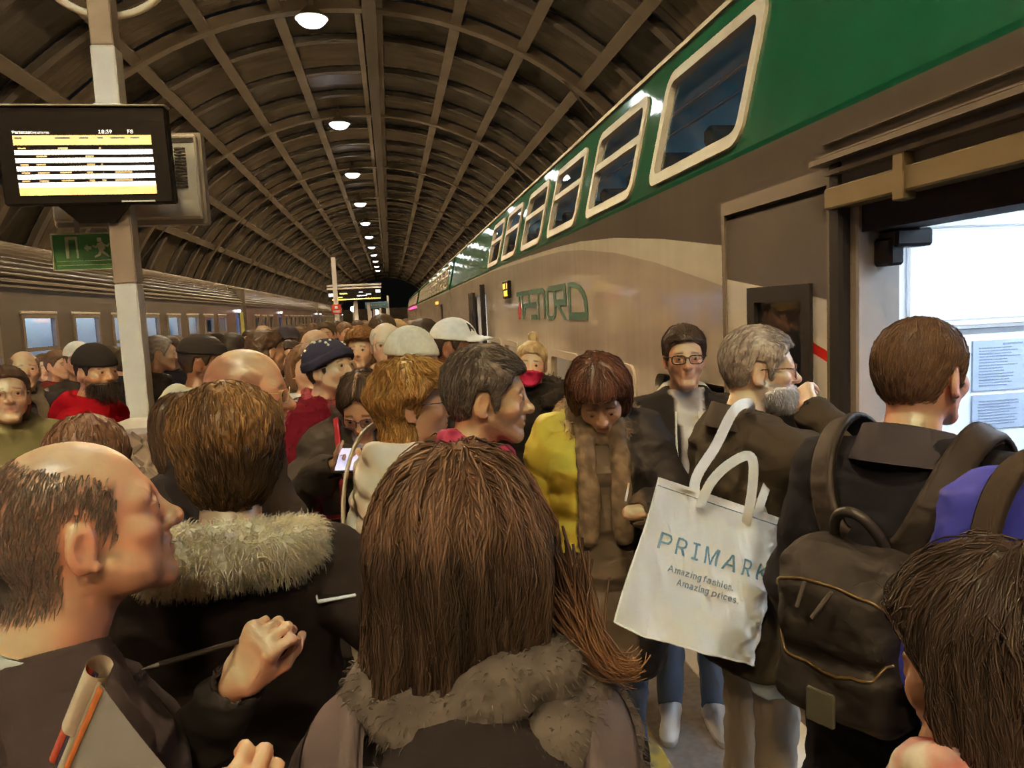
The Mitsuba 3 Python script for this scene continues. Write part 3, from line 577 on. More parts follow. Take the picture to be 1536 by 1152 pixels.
def nets(d, lo, h):
    d = np.pad(d, 1, constant_values=.5); lo = lo - h
    s = d < 0; n = np.array(d.shape) - 1
    cnt = sum(s[c[0]:c[0] + n[0], c[1]:c[1] + n[1], c[2]:c[2] + n[2]].astype(np.int8) for c in CORN)
    mask = (cnt > 0) & (cnt < 8); cells = np.argwhere(mask)
    if not len(cells): return trimesh.Trimesh()
    idx = np.full(n, -1); idx[mask] = np.arange(len(cells))
    val = np.stack([d[tuple((cells + c).T)] for c in CORN], 1)
    acc = np.zeros((len(cells), 3)); num = np.zeros(len(cells))
    for a, b in EDG:
        m = (val[:, a] < 0) != (val[:, b] < 0); t = val[m, a] / (val[m, a] - val[m, b])
        acc[m] += CORN[a] + (CORN[b] - CORN[a]) * t[:, None]; num[m] += 1
    V = lo + h * (cells + acc / num[:, None]); F = []
    for ax in range(3):
        u, w = (ax + 1) % 3, (ax + 2) % 3
        A = np.moveaxis(s, (ax, u, w), (0, 1, 2)); I = np.moveaxis(idx, (ax, u, w), (0, 1, 2))
        x = A[:-1, 1:-1, 1:-1] != A[1:, 1:-1, 1:-1]; p = np.argwhere(x)
        i, j, k = p.T
        q = np.stack([I[i, j, k], I[i, j + 1, k], I[i, j + 1, k + 1], I[i, j, k + 1]], 1)
        out = A[:-1, 1:-1, 1:-1][i, j, k]
        q[~out] = q[~out][:, ::-1]; F.append(q)
    q = np.concatenate(F); q = q[(q >= 0).all(1)]
    return trimesh.Trimesh(V, np.vstack([q[:, [0, 1, 2]], q[:, [0, 2, 3]]]), process=False)
def ball(c, r):
    c = np.array(c, float); return (lambda X, Y, Z: np.sqrt((X - c[0])**2 + (Y - c[1])**2 + (Z - c[2])**2) - r), c - r, c + r
def ell(c, r, R=None):
    c, r = np.array(c, float), np.array(r, float); big = r if R is None else np.full(3, r.max())
    def f(X, Y, Z):
        x, y, z = X - c[0], Y - c[1], Z - c[2]
        if R is not None: x, y, z = (R[0, i] * x + R[1, i] * y + R[2, i] * z for i in range(3))
        k0 = np.sqrt((x / r[0])**2 + (y / r[1])**2 + (z / r[2])**2); k1 = np.sqrt((x / r[0]**2)**2 + (y / r[1]**2)**2 + (z / r[2]**2)**2)
        return k0 * (k0 - 1) / np.maximum(k1, 1e-6)
    return f, c - big, c + big
def cone(a, b, ra, rb, mod=None):
    a, b = np.array(a, float), np.array(b, float); ba = b - a; L2 = max(ba @ ba, 1e-9); r = max(ra, rb) * (1.3 if mod else 1)
    def f(X, Y, Z):
        x, y, z = X - a[0], Y - a[1], Z - a[2]
        t = np.clip((x * ba[0] + y * ba[1] + z * ba[2]) / L2, 0, 1)
        rr = ra + (rb - ra) * t
        if mod is not None: rr = rr * mod(t)
        return np.sqrt((x - ba[0] * t)**2 + (y - ba[1] * t)**2 + (z - ba[2] * t)**2) - rr
    return f, np.minimum(a, b) - r, np.maximum(a, b) + r
def chain(pts, rs, closed=False):
    pts = [np.array(p, float) for p in pts]; rs = np.broadcast_to(np.asarray(rs, float), (len(pts),))
    segs = [(i, (i + 1) % len(pts)) for i in range(len(pts) if closed else len(pts) - 1)]
    C = [cone(pts[i], pts[j], rs[i], rs[j]) for i, j in segs]
    def f(X, Y, Z):
        d = C[0][0](X, Y, Z)
        for c in C[1:]: d = np.minimum(d, c[0](X, Y, Z))
        return d
    return f, np.min([c[1] for c in C], 0), np.max([c[2] for c in C], 0)
def loft(prof, n=2.4, mod=None, edge=.02):
    """prof rows: z, half width, half depth, centre y, (centre x)"""
    P = np.array(sorted([tuple(p) + (0,) * (5 - len(p)) for p in prof]), float); z0, z1 = P[0, 0], P[-1, 0]
    def f(X, Y, Z):
        a, b, cy, cx = (np.interp(Z, P[:, 0], P[:, i]) for i in (1, 2, 3, 4))
        if mod is not None: m = mod(X, Y, Z); a, b = a + m, b + m
        q = (np.abs((X - cx) / a)**n + np.abs((Y - cy) / b)**n) ** (1 / n)
        d = (q - 1) * np.minimum(a, b); e = np.maximum(z0 - Z, Z - z1)
        return np.maximum(d, e)
    w = .04
    return f, (np.min(P[:, 4] - P[:, 1]) - w, np.min(P[:, 3] - P[:, 2]) - w, z0), (np.max(P[:, 4] + P[:, 1]) + w, np.max(P[:, 3] + P[:, 2]) + w, z1)
def cube(c, hs, r=.01, R=None):
    c, hs = np.array(c, float), np.array(hs, float); big = hs if R is None else np.full(3, np.linalg.norm(hs))
    def f(X, Y, Z):
        x, y, z = X - c[0], Y - c[1], Z - c[2]
        if R is not None: x, y, z = (R[0, i] * x + R[1, i] * y + R[2, i] * z for i in range(3))
        x, y, z = np.abs(x) - hs[0] + r, np.abs(y) - hs[1] + r, np.abs(z) - hs[2] + r
        return np.sqrt(np.maximum(x, 0)**2 + np.maximum(y, 0)**2 + np.maximum(z, 0)**2) + np.minimum(np.maximum(x, np.maximum(y, z)), 0) - r
    return f, c - big, c + big
def rotz(a): c, s = math.cos(a), math.sin(a); return np.array([[c, s, 0], [-s, c, 0], [0, 0, 1]])       # compass bearing: +y turns towards +x
def rotx(a): c, s = math.cos(a), math.sin(a); return np.array([[1, 0, 0], [0, c, -s], [0, s, c]])       # pitch: + looks up
def roty(a): c, s = math.cos(a), math.sin(a); return np.array([[c, 0, s], [0, 1, 0], [-s, 0, c]])       # roll
def unit(v): v = np.asarray(v, float); return v / max(np.linalg.norm(v), 1e-9)
def sm(a, b, x): t = np.clip((x - a) / (b - a), 0, 1); return t * t * (3 - 2 * t)
def col(v, c0, c1=None, w=None):
    c = np.broadcast_to(np.asarray(c0, float), (len(v), 3)).copy()
    return c if c1 is None else c * (1 - w[:, None]) + np.asarray(c1, float) * w[:, None]

# ---------------------------------------------------------------- hands: palm, five bent fingers; y to the fingertips, z out of the back, thumb at -x (right hand)
_hands = {}
def hand(curl, thumb=(.35, .5), spread=.06, h=.0042):
    key = (tuple(curl), thumb, spread, h)
    if key in _hands: return _hands[key]
    F = Field((-.085, -.08, -.10), (.065, .22, .05), h)
    F.add(cone((0, -.06, 0), (0, .0, 0), .026, .027), .01)
    F.add(cube((0, .045, -.001), (.037, .052, .0135), .0125), .018)
    F.add(cone((-.026, .085, 0), (.027, .078, -.002), .0115, .0105), .012)
    F.add(cone((-.018, .01, -.010), (-.027, .05, -.012), .017, .014), .012)
    for i, (x, y, L, r) in enumerate(((-.028, .088, .068, .0088), (-.009, .094, .076, .0090), (.010, .090, .071, .0086), (.028, .080, .055, .0076))):
        p = np.array([x, y, 0.]); a = 0.0; side = (x / .03) * spread
        for j, (fr, w) in enumerate(((.45, 1.0), (.30, 1.15), (.25, .7))):
            a += curl[i] * w; q = p + L * fr * np.array([math.sin(side) * math.cos(a), math.cos(a), -math.sin(a)])
            F.add(cone(p, q, r * (1 - .08 * j), r * (1 - .08 * (j + 1))), .004); p = q
    p = np.array([-.026, .022, -.010]); d = unit((-.75, .62, -.35) if thumb[0] < .9 else (-.28, .80, -.55)); s, b = thumb
    for j, (L, r0, r1) in enumerate(((.042, .0145, .0108), (.030, .0108, .0098), (.024, .0098, .0075))):
        q = p + L * d; F.add(cone(p, q, r0, r1), .005); p = q
        d = unit(d + np.array([s, .15, -b]) * (.8 if j == 0 else .6))
    m = F.mesh(); trimesh.smoothing.filter_taubin(m, iterations=4)
    _hands[key] = m; return m
RELAX = (.28, .32, .36, .42); FIST = (1.05, 1.1, 1.12, 1.15); HOLD = (.75, .8, .85, .85); PINCH = (.75, .9, 1.1, 1.2)

# ---------------------------------------------------------------- heads
def head_field(h, neck_to, wide=1.0, jaw=1.0, nose=1.0, brow=1.0, fat=0.0, mouth=0.0, child=1.0):
    F = Field((-.115, -.15, -.30), (.115, .155, .14), h)
    w = wide
    F.add(ell((0, -.014, .028), (.077 * w, .099, .088)), .01)
    F.add(ell((0, -.040, .000), (.067 * w, .066, .078)), .02)
    F.add(ell((0, .020, -.020), (.064 * w, .070, .086)), .02)
    skull = F.d.copy()
    F.add(cone((0, .012, -.055), (0, .055, -.088), .050 * w * jaw, .026 * jaw), .02)
    for s in (-1, 1):
        F.add(cone((s * .046 * w * jaw, .005, -.052), (s * .016, .070, -.097), .020, .016), .018)
        F.add(ell((s * .043 * w, .055, -.026), (.021, .026, .022)), .022)
        if fat: F.add(ell((s * .042 * w, .035, -.068), (.024 * fat, .034 * fat, .03 * fat)), .02)
    F.add(cone((-.012, .072, -.101), (.012, .072, -.101), .0165, .0165), .014)                  # chin
    F.add(cone((-.040 * w, .070, .020), (.040 * w, .070, .020), .0135 * brow, .0135 * brow), .016)
    F.add(ell((0, .076, .016), (.014, .016, .020)), .012)
    for s in (-1, 1): F.add(ell((s * .0315 * w, .096, .001), (.0175, .019, .0125)), .012, 's')
    for s in (-1, 1):                                                                       # lids
        F.add(ell((s * .0315 * w, .0768, .0005), (.0160, .0138, .0135)), .005)
        F.add(cone((s * .0205 * w, .0880, .0078), (s * .043 * w, .0845, .0066), .0042, .0038), .005)
        F.add(cone((s * .0215 * w, .0874, -.0080), (s * .042 * w, .0838, -.0074), .0030, .0030), .005)
    F.add(cone((0, .086, .008), (0, .104 + .006 * (nose - 1), -.030), .0080, .0108 * nose), .011)   # nose
    F.add(ball((0, .106 + .008 * (nose - 1), -.031), .0112 * nose), .008)
    for s in (-1, 1): F.add(ell((s * .0115 * nose, .094, -.0345), (.0085 * nose, .011, .0078)), .007)
    F.add(ell((0, .080, -.060), (.027, .016, .021)), .012)                                   # mouth mound
    F.add(cone((-.017, .0885, -.0570), (.017, .0885, -.0570), .0050, .0050), .006)
    F.add(cone((-.015, .0875, -.0690 - .010 * mouth), (.015, .0875, -.0690 - .010 * mouth), .0062, .0062), .006)
    F.add(cone((-.022, .0925, -.0632 - .004 * mouth), (.022, .0925, -.0632 - .004 * mouth), .0024 + .006 * mouth, .0024 + .006 * mouth), .004, 's')
    noear = F.d.copy()
    for s in (-1, 1):
        R = rotz(s * -.35) @ rotx(-.2)
        F.add(ell((s * .079 * w, -.012, -.012), (.0085, .0195, .0335), R), .006)
        F.add(ell((s * .0875 * w, -.008, -.010), (.0065, .0105, .019), R), .005, 's')
        F.add(ball((s * .077 * w, -.004, -.040), .0075), .005)
    nk = np.array(neck_to, float); a = np.array((0, -.022, -.055))
    F.add(cone(a, nk, .054 * (1 + .12 * (jaw - 1)) + .004 * fat, .060 + .006 * fat), .022)
    F.skull, F.noear = skull, noear
    return F
def hairline(y, front=.066, side=-.018, nape=-.078, temple=.028):
    return np.interp(y, [-.13, -.052, -.042, -.033, -.022, .008, .014, .019, .029, .036, .050, .075, .13], [nape, nape, -.045, -.004, .026, .026, .006, side, side, .008, temple, front, front])
def smax(a, b, k): h = np.maximum(k - np.abs(a - b), 0) / k; return np.maximum(a, b) + h * h * k * .25
def smin(a, b, k): h = np.maximum(k - np.abs(a - b), 0) / k; return np.minimum(a, b) - h * h * k * .25
def hair_mesh(F, style, t=.012, rnd_seed=0, L=.26, vol=1.0, top=1.0, **kw):
    """style: short | bald (fringe) | thin | long | bob | bun | curly"""
    lo, hi = F.lo.copy(), None
    h = F.h * (1.0 if style in ('short', 'bald', 'thin') else 1.25)
    G = Field((-.16 * vol, -.20 * vol, -(L if style in ('long', 'bob', 'curly') else .13) - .06), (.16 * vol, .15, .195), h)
    X, Y, Z = G.grids()
    w = kw.get('wide', 1.0)
    for prim, k in ((ell((0, -.014, .028), (.077 * w, .099, .088)), .01), (ell((0, -.040, .000), (.067 * w, .066, .078)), .02), (ell((0, .020, -.020), (.064 * w, .070, .086)), .02)):
        G.add((prim[0], (-1, -1, -1), (1, 1, 1)), k)
    sk = G.d.astype(float)
    line = hairline(Y, kw.get('front', .066), kw.get('side', -.018), kw.get('nape', -.078), kw.get('temple', .028))
    if style in ('short', 'thin', 'bun', 'bald'):
        tt = t * (kw.get('taper', .3) + (1 - kw.get('taper', .3)) * sm(-.06, .05, Z)) * (1 + kw.get('crown', .5) * sm(.02, .11, Z)) if style != 'bald' else t
        d = sk - tt
        d = smax(d, line - Z, .010)
        if style == 'bald':
            d = smax(d, Z - (kw.get('rim', .055) - .35 * np.maximum(Y + .02, 0) * 1.0 - .15 * np.abs(np.minimum(Y + .06, 0))), .012)
        if style == 'bun':
            b = kw.get('bun', ((0, -.05, .125), .036)); q = ball(*b)[0](X, Y, Z); d = smin(d, q, .012)
    else:
        tt = t * (1 + .7 * sm(-.02, .10, Z))
        d = smax(sk - tt, hairline(Y, kw.get('front', .07), -.2, -.2, kw.get('temple', .04)) + kw.get('part', 0) * np.exp(-(X / .030) ** 2) - Z, .012)
        body = loft([(-L, .030 * vol, .022, -.085), (-L * .80, .072 * vol, .040, -.070), (-.14, .092 * vol, .062 * vol, -.055), (-.06, .096 * vol, .078 * vol, -.040), (.02, .098 * vol, .090 * vol, -.030), (.06, .088 * vol, .088, -.024), (.09, .05, .05, -.02)], 2.2)[0](X, Y, Z)
        d = smin(d, body, .02)
        face = ell((0, .085, -.035), (.060 * w * kw.get('open', 1.0), .085, .108))[0](X, Y, Z)
        d = smax(d, -face, .012)
        yf = np.interp(Z, [-.4, -.12, -.05, 0, .04, .07, .09], [.005, .005, .004, .012, .030, .062, .30]) + kw.get('fwd', 0.)
        d = smax(d, Y - yf, .012)
        neck = cone((0, .01, -.05), (0, -.01, -.40), .058, .062)[0](X, Y, Z)
        if not kw.get('solid'): d = smax(d, -neck, .01)
    m = G.mesh(d.astype(np.float32))
    v = np.array(m.vertices); n = np.array(m.vertex_normals)
    s = rnd_seed * 7.3
    if style == 'curly':
        v += n * ((meshkit.fbm(v * 42 + s, 2) - .5) * .030 + (meshkit.noise(v * 16 + s) - .5) * .03)[:, None]
    elif style in ('long', 'bob'):
        a = np.arctan2(v[:, 0], -(v[:, 1] + .02)); q = np.stack([a * 7, v[:, 2] * 7, a * 0 + s], 1)
        v += n * ((meshkit.fbm(q, 3) - .5) * .022 * kw.get('clump', 1.0))[:, None]
    else:
        q = v * np.array([130, 50, 60]) + s
        v += n * ((meshkit.fbm(q, 2) - .5) * kw.get('rough', .008))[:, None]
    m = trimesh.Trimesh(v, m.faces, process=False); m.skull = None
    return m
def strands(mesh, n, length, flow, seed=0, nseg=7, r=.0016, lift=.001, hug=.8, wave=.002, freq=60., taper=.25, c0=(.1, .05, .03), c1=(.3, .18, .1), where=None, tip=None, shade=None, sides=3, jitter=.18):
    """tufts that leave the mesh's surface and follow it along flow(p, normal, t); returns (mesh, colours)"""
    g = np.random.default_rng(seed)
    V, N = np.array(mesh.vertices), np.array(mesh.vertex_normals)
    cand = np.arange(len(V)) if where is None else np.nonzero(where(V))[0]
    if not len(cand): return None
    i = g.choice(cand, n); p = V[i] + N[i] * lift + g.normal(0, .0015, (n, 3))
    tree = cKDTree(V); L = length * g.uniform(.6, 1.15, n) if np.isscalar(length) else length(p) * g.uniform(.7, 1.1, n)
    ph = g.uniform(0, 6.28, (n, 2)); amp = wave * g.uniform(.3, 1.2, n)
    path = [p.copy()]; nn = N[i]; jit = g.normal(0, jitter, (n, 3)); free = np.zeros(n, bool)
    for j in range(nseg):
        d = flow(p, nn, j / nseg) + jit * .6
        if hug > 0: d = d - nn * (d * nn).sum(1, keepdims=True) * np.where(free, 0, .97)[:, None]
        d /= np.maximum(np.linalg.norm(d, axis=1, keepdims=True), 1e-9)
        p = p + d * (L / nseg)[:, None]
        dist, q = tree.query(p); nn = N[q]; sd = ((p - V[q]) * nn).sum(1)
        near = (dist < .03) & (hug > 0); free = ~near
        p = p + nn * np.where(near, np.where(sd < lift, lift - sd, (lift - sd) * hug), 0)[:, None]
        path.append(p + (np.sin(ph[:, 0] + freq * L * (j + 1) / nseg) * amp)[:, None] * np.cross(d, nn))
    P = np.stack(path, 1)                                        # n, nseg+1, 3
    t = np.gradient(P, axis=1); t /= np.maximum(np.linalg.norm(t, axis=2, keepdims=True), 1e-9)
    u = np.cross(t, np.array([.31, .17, .93])); u /= np.maximum(np.linalg.norm(u, axis=2, keepdims=True), 1e-9); w = np.cross(t, u)
    k = np.linspace(0, 1, nseg + 1); rad = r * (1 - (1 - taper) * k ** 1.5) * g.uniform(.6, 1.4, n)[:, None]; rad[:, -1] *= .2
    a = np.arange(sides) * 2 * PI / sides
    Q = P[:, :, None] + rad[:, :, None, None] * (np.cos(a)[:, None] * u[:, :, None] + np.sin(a)[:, None] * w[:, :, None])
    base = (np.arange(n) * (nseg + 1) * sides)[:, None, None]; jj = (np.arange(nseg) * sides)[None, :, None]; aa = np.arange(sides)[None, None, :]; bb = (aa + 1) % sides
    A, B, C, D = base + jj + aa, base + jj + bb, base + jj + sides + bb, base + jj + sides + aa
    F = np.concatenate([np.stack([A, B, C], -1).reshape(-1, 3), np.stack([A, C, D], -1).reshape(-1, 3)])
    mix = g.beta(1.2, 1.8, n)[:, None, None]; c = np.asarray(c0) * (1 - mix) + np.asarray(c1) * mix
    c = np.broadcast_to(c, (n, nseg + 1, 3)).copy()
    if tip is not None: c = c * (1 - (k ** 2)[None, :, None] * .8) + np.asarray(tip) * (k ** 2)[None, :, None] * .8
    if shade is not None: c = c * shade(P)[..., None]
    return trimesh.Trimesh(Q.reshape(-1, 3), F, process=False), np.repeat(c.reshape(-1, 3), sides, 0)
def join(parts):
    parts = [p for p in parts if p is not None]
    return trimesh.util.concatenate([p[0] for p in parts]), np.vstack([p[1] for p in parts])
def flow_long(p, n, t):
    rad = np.stack([p[:, 0], p[:, 1] + .03, 0 * p[:, 0]], 1); rad /= np.maximum(np.linalg.norm(rad, axis=1, keepdims=True), 1e-6)
    top = sm(.03, .11, p[:, 2])[:, None]
    return rad * top * 1.0 + np.array([0, -.1, -1.0]) * (1.05 - top * .8)
def flow_short(p, n, t):
    front = sm(-.03, .04, p[:, 1])[:, None]; top = sm(.04, .10, p[:, 2])[:, None]
    return np.array([0, 1.0, .15]) * front * top + np.array([0, -.35, -.9]) * (1 - front * top) + n * .25
def flow_fur(p, n, t): return n * .7 + np.array([0, 0, -.9]) * (t + .35)

# ---------------------------------------------------------------- shoes
_shoes = {}
def shoe(boot=False):
    if boot in _shoes: return _shoes[boot]
    F = Field((-.06, -.10, 0), (.06, .21, .34 if boot else .13), .007)
    F.add(loft([(0, .040, .135, .055), (.02, .042, .138, .055), (.03, .040, .136, .055)], 2.6), .004)
    F.add(cone((0, -.03, .05), (0, .02, .075), .043, .042), .02)
    F.add(cone((0, .02, .07), (0, .145, .035), .040, .030), .025)
    F.add(cone((0, -.01, .06), (0, -.015, .33 if boot else .115), .040, .052 if boot else .040), .02)
    m = F.mesh(); _shoes[boot] = m; return m

# ---------------------------------------------------------------- one person
SKIN = dict(fair=(.60, .36, .25), tan=(.50, .29, .19), red=(.60, .275, .185), brown=(.16, .082, .05), olive=(.46, .27, .17), pale=(.66, .44, .33))
NP = [0]
def person(label, head, yaw=0, hb=None, pitch=0, roll=0, H=None, fwd=.03, female=False, width=1.0, skin='fair', face={}, hair=None, hairc=(.03, .02, .015), hair2=None,
           coat='wool', coatc=(.02, .02, .022), coatlen=.80, puff=.10, thick=0.0, collar='stand', collarc=None, trousers=(.02, .022, .03), shoes=(.015, .015, .015), boot=False,
           armL=None, armR=None, handL=RELAX, handR=RELAX, dorL=None, dorR=None, finL=None, finR=None, thumb=(.35, .5), glasses=None, hat=None, beard=None, eyes=True, far=False, detail=1.0, locks=0, lockr=.0016,
           scarf=None, mask=None, group=None, brow=None, grey_side=None, paint=None, coatpaint=None, sleevec=None, legs=True, fold=1.0, hairpaint=None, gaze=(0, 0), flow=None, stubble=None, collar_size=1.0, wavy=.003):
    NP[0] += 1; seed = NP[0]; g = np.random.default_rng(seed)
    key = thing('person', label, 'person', group)
    head = np.array(head, float); zc = float((head - CAM) @ FWD)
    hb = yaw if hb is None else hb
    Rb = rotz(math.radians(yaw)); Rh = rotz(math.radians(hb - yaw)) @ rotx(math.radians(pitch)) @ roty(math.radians(roll))
    fx = head[:2] - (Rb @ np.array([0, fwd, 0]))[:2]
    hz = head[2]; H = hz + .115 if H is None else H; s = H / 1.72; W = width * (.92 if female else 1.0) * s
    W2l = lambda p: Rb.T @ (np.asarray(p, float) - np.array([fx[0], fx[1], 0]))
    out = lambda v: np.asarray(v) @ Rb.T + np.array([fx[0], fx[1], 0])
    hc = np.array([0, fwd, hz])
    nb = np.array([0, -.035 * s, 1.447 * s])
    # ---- head, neck and face
    hh = float(np.clip(zc * .0019, .0034, .0085)) / detail
    F = head_field(hh, Rh.T @ (nb - hc), **face)
    m = F.mesh(); v = np.array(m.vertices)
    sk = np.array(SKIN[skin] if isinstance(skin, str) else skin)
    hcol = np.array(hairc); bcol = np.array(brow if brow is not None else hcol)
    c = col(v, sk); x, y, z = v.T; ax = np.abs(x)
    c *= (.93 + .14 * meshkit.fbm(v * 55 + seed, 3))[:, None]
    red = np.exp(-((ax - .042)**2 / .0006 + (z + .028)**2 / .0005)) * (y > .03) * .6 + np.exp(-(ax**2 / .0003 + (z + .03)**2 / .0005)) * (y > .09) * .8 + (ax > .078) * .5
    c = c * (1 - .22 * red[:, None] * np.array([0, 1, 1.1]))
    lip = np.exp(-((z + .0625)**2 / .00007)) * sm(.026, .018, ax) * (y > .080); lc = np.array([.42, .13, .11]) if female else sk * np.array([.80, .58, .55])
    c = c * (1 - .75 * lip[:, None]) + lc * .75 * lip[:, None]
    bw = np.exp(-((z - .0215 - .0025 * np.sin(ax * 90))**2 / .000018)) * sm(.012, .018, ax) * sm(.054, .044, ax) * (y > .055)
    c = c * (1 - .85 * bw[:, None]) + bcol * .85 * bw[:, None]
    ed = np.exp(-((ax - .0315)**2 / .00013 + (z - .0045)**2 / .00003)) * (y > .06)
    c = c * (1 - .72 * ed[:, None]) + np.array([.03, .016, .012]) * .72 * ed[:, None]
    if beard:                                                    # stubble painted where it grows
        bm = sm(-.036, -.056, z + .35 * (y - .06) * (y < .06)) * sm(-.03, .01, y) * (1 - .9 * lip) * sm(-.130, -.112, z) * beard.get('amount', .5)
        bm *= .6 + .4 * meshkit.noise(v * 300)
        c = c * (1 - bm[:, None]) + np.array(beard.get('color', hcol)) * bm[:, None]
    if grey_side is not None:                                    # close-cropped sides
        gm = sm(-.004, .022, np.minimum(z - hairline(y, .2, -.02, -.085, .05), .078 - .45 * np.maximum(y, -.06) - z + .03 * (meshkit.fbm(v * 40, 2) - .5))) * grey_side[1]
        c = c * (1 - gm[:, None]) + np.array(grey_side[0]) * gm[:, None]
    if paint is not None: c = paint(v, c)
    hv = v @ Rh.T + hc
    body = [(trimesh.Trimesh(hv, m.faces, process=False), c)]
    # ---- arms
    sh = {sd: np.array([sd * .168 * W, -.015 * s, 1.370 * s]) for sd in (-1, 1)}
    l1, l2 = .300 * s, .262 * s
    arms = {}
    for sd, spec in ((-1, armL), (1, armR)):
        if spec is None: spec = ((sd * .215 * W / .92, .06 * s, .845 * s), (sd * .5, -1, -.2))
        w, hint = spec[0], spec[1] if len(spec) > 1 else (sd * .6, -.6, -.7)
        w = np.array(w, float)
        if len(spec) > 2: w = W2l(w)
        d = w - sh[sd]; D = np.linalg.norm(d); 
        if D > (l1 + l2) * .985: w = sh[sd] + d / D * (l1 + l2) * .985; d = w - sh[sd]; D = np.linalg.norm(d)
        a = (l1 * l1 - l2 * l2 + D * D) / (2 * D); hgt = math.sqrt(max(l1 * l1 - a * a, 0)); u = d / D
        hp = np.array(hint, float); hp = unit(hp - u * (hp @ u)); e = sh[sd] + u * a + hp * hgt
        arms[sd] = (sh[sd], e, w)
    # ---- coarse torso, limbs (under the clothes), hands
    if True:
        B = Field((-.42 * s, -.30, .05), (.42 * s, .30, 1.50 * s), .036)
        B.d[:] = .5
        B.add(loft([(.88 * s, .13 * W, .09, 0), (1.05 * s, .12 * W, .085, 0), (1.28 * s, .14 * W, .09, -.01), (1.42 * s, .10 * W, .06, -.02)]), .02)
        B.add(cone(nb, (0, -.02, 1.32 * s), .05, .07), .02)
        for sd in (-1, 1):
            S_, E_, W_ = arms[sd]
            B.add(cone(S_ + (-sd * .03, 0, -.02), E_, .040, .034), .01); B.add(cone(E_, W_, .034, .026), .01)
            B.add(cone((sd * .085 * W, 0, .90 * s), (sd * .085 * W, .01, .49 * s), .060, .046), .02); B.add(cone((sd * .085 * W, .01, .49 * s), (sd * .085 * W, -.01, .09), .046, .034), .02)
        bm_ = B.mesh()
        if len(bm_.vertices): body.append((bm_, col(bm_.vertices, sk)))
    for sd, crl, dor, fin in ((-1, handL, dorL, finL), (1, handR, dorR, finR)):
        if crl is None: continue
        S_, E_, W_ = arms[sd]
        f = unit(W_ - E_) if fin is None else unit(fin)
        up = np.array(dor if dor is not None else (sd * 1.0, .25, .1), float); up = unit(up - f * (up @ f)); ex = np.cross(f, up)
        hm = hand(crl, thumb, h=.0042 if zc < 1.8 else (.006 if zc < 3.2 else .009)); hvv = np.array(hm.vertices) * s * (.93 if female else 1.0)
        fc = hm.faces
        if sd < 0: hvv = hvv * np.array([-1, 1, 1]); fc = fc[:, ::-1]
        q = hvv @ np.stack([ex, f, up]) + W_ + f * .02
        hcx = col(q, sk) * (.92 + .12 * meshkit.noise(q * 60))[:, None]
        body.append((trimesh.Trimesh(q, fc, process=False), hcx))
    bm2, bc = join(body)
    put(key + '__body', trimesh.Trimesh(out(bm2.vertices), bm2.faces, process=False), 'm_skin', smooth=True, color=bc)
    toW = lambda v_: out(np.asarray(v_) @ Rh.T + hc)
    def wear(name, mesh, color, mt, label=None, kind=None, frame='head', smooth=True):
        vv = toW(mesh.vertices) if frame == 'head' else out(mesh.vertices)
        return put(key + '__' + name, trimesh.Trimesh(vv, mesh.faces, process=False), mt, smooth=smooth, color=color, label=label, kind=kind)
    if eyes and zc < 7:
        for sd in (-1, 1):
            e = trimesh.creation.icosphere(3 if zc < 3 else 2, .0118); ev = np.array(e.vertices)
            gz = unit((gaze[0] * 1.0, 1, gaze[1])); dd = ev @ gz / .0118
            ec = col(ev, (.42, .38, .35), (.04, .025, .018), sm(.80, .84, dd)); ec = ec * (1 - sm(.955, .965, dd)[:, None] * .95)
            e.vertices = ev + np.array([sd * .0315 * face.get('wide', 1.0), .0795, .0000])
            wear('eye', e, ec, 'm_eye')
    # ---- hair
    if hair:
        hk = {k: v_ for k, v_ in hair.items() if k not in ('style',)}
        hm = hair_mesh(F, hair['style'], rnd_seed=seed, wide=face.get('wide', 1.0), **hk)
        hvx = np.array(hm.vertices); h2 = np.array(hair2 if hair2 is not None else hcol * 1.8)
        q = hvx * np.array([90, 60, 14]) if hair['style'] in ('long', 'bob', 'bun') else hvx * np.array([110, 45, 70])
        cc = col(hvx, hcol * .85, h2, np.clip(meshkit.fbm(q + seed, 3) * 1.5 - .45, 0, 1))
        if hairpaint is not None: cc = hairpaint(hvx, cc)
        parts = [(hm, cc)]
        if locks:
            long = hair['style'] in ('long', 'bob', 'curly')
            shade = None
            if hairpaint is not None: shade = lambda P: hairpaint(P.reshape(-1, 3), np.ones((P.shape[0] * P.shape[1], 3)))[:, 1].reshape(P.shape[:2])
            parts.append(strands(hm, locks, hair.get('L', .26) * .8 if long else .045, flow or (flow_long if long else flow_short), seed, 9 if long else 5, lockr, .0008, .55 if long else .5,
                                 (.007 if hair['style'] == 'curly' else wavy) if long else .0012, 70 if hair['style'] == 'curly' else 42, c0=hcol, c1=h2,
                                 where=(lambda V: V[:, 2] > -.12) if long else None, shade=shade))
        hm2, hc2 = join(parts)
        wear('hair', hm2, hc2, 'm_hair')
    if stubble:                                                  # short cropped hair growing from the scalp's sides and back
        top = stubble['top']
        def grows(V): return (V[:, 2] > hairline(V[:, 1], .2, -.02, -.085, .05) + .006) & (V[:, 2] < top - .55 * np.maximum(V[:, 1] + .01, -.05)) & (V[:, 1] < .042) & (np.abs(V[:, 0]) < .085)
        st = strands(m, stubble['n'], stubble['L'], lambda p, n, t: np.array([0, -.45, -.8]) + n * .15, seed, 4, stubble['r'], .0004, .6, .0006, 40, c0=stubble['c0'], c1=stubble['c1'], where=grows)
        if st: wear('hair', st[0], st[1], 'm_hair', kind='stuff')
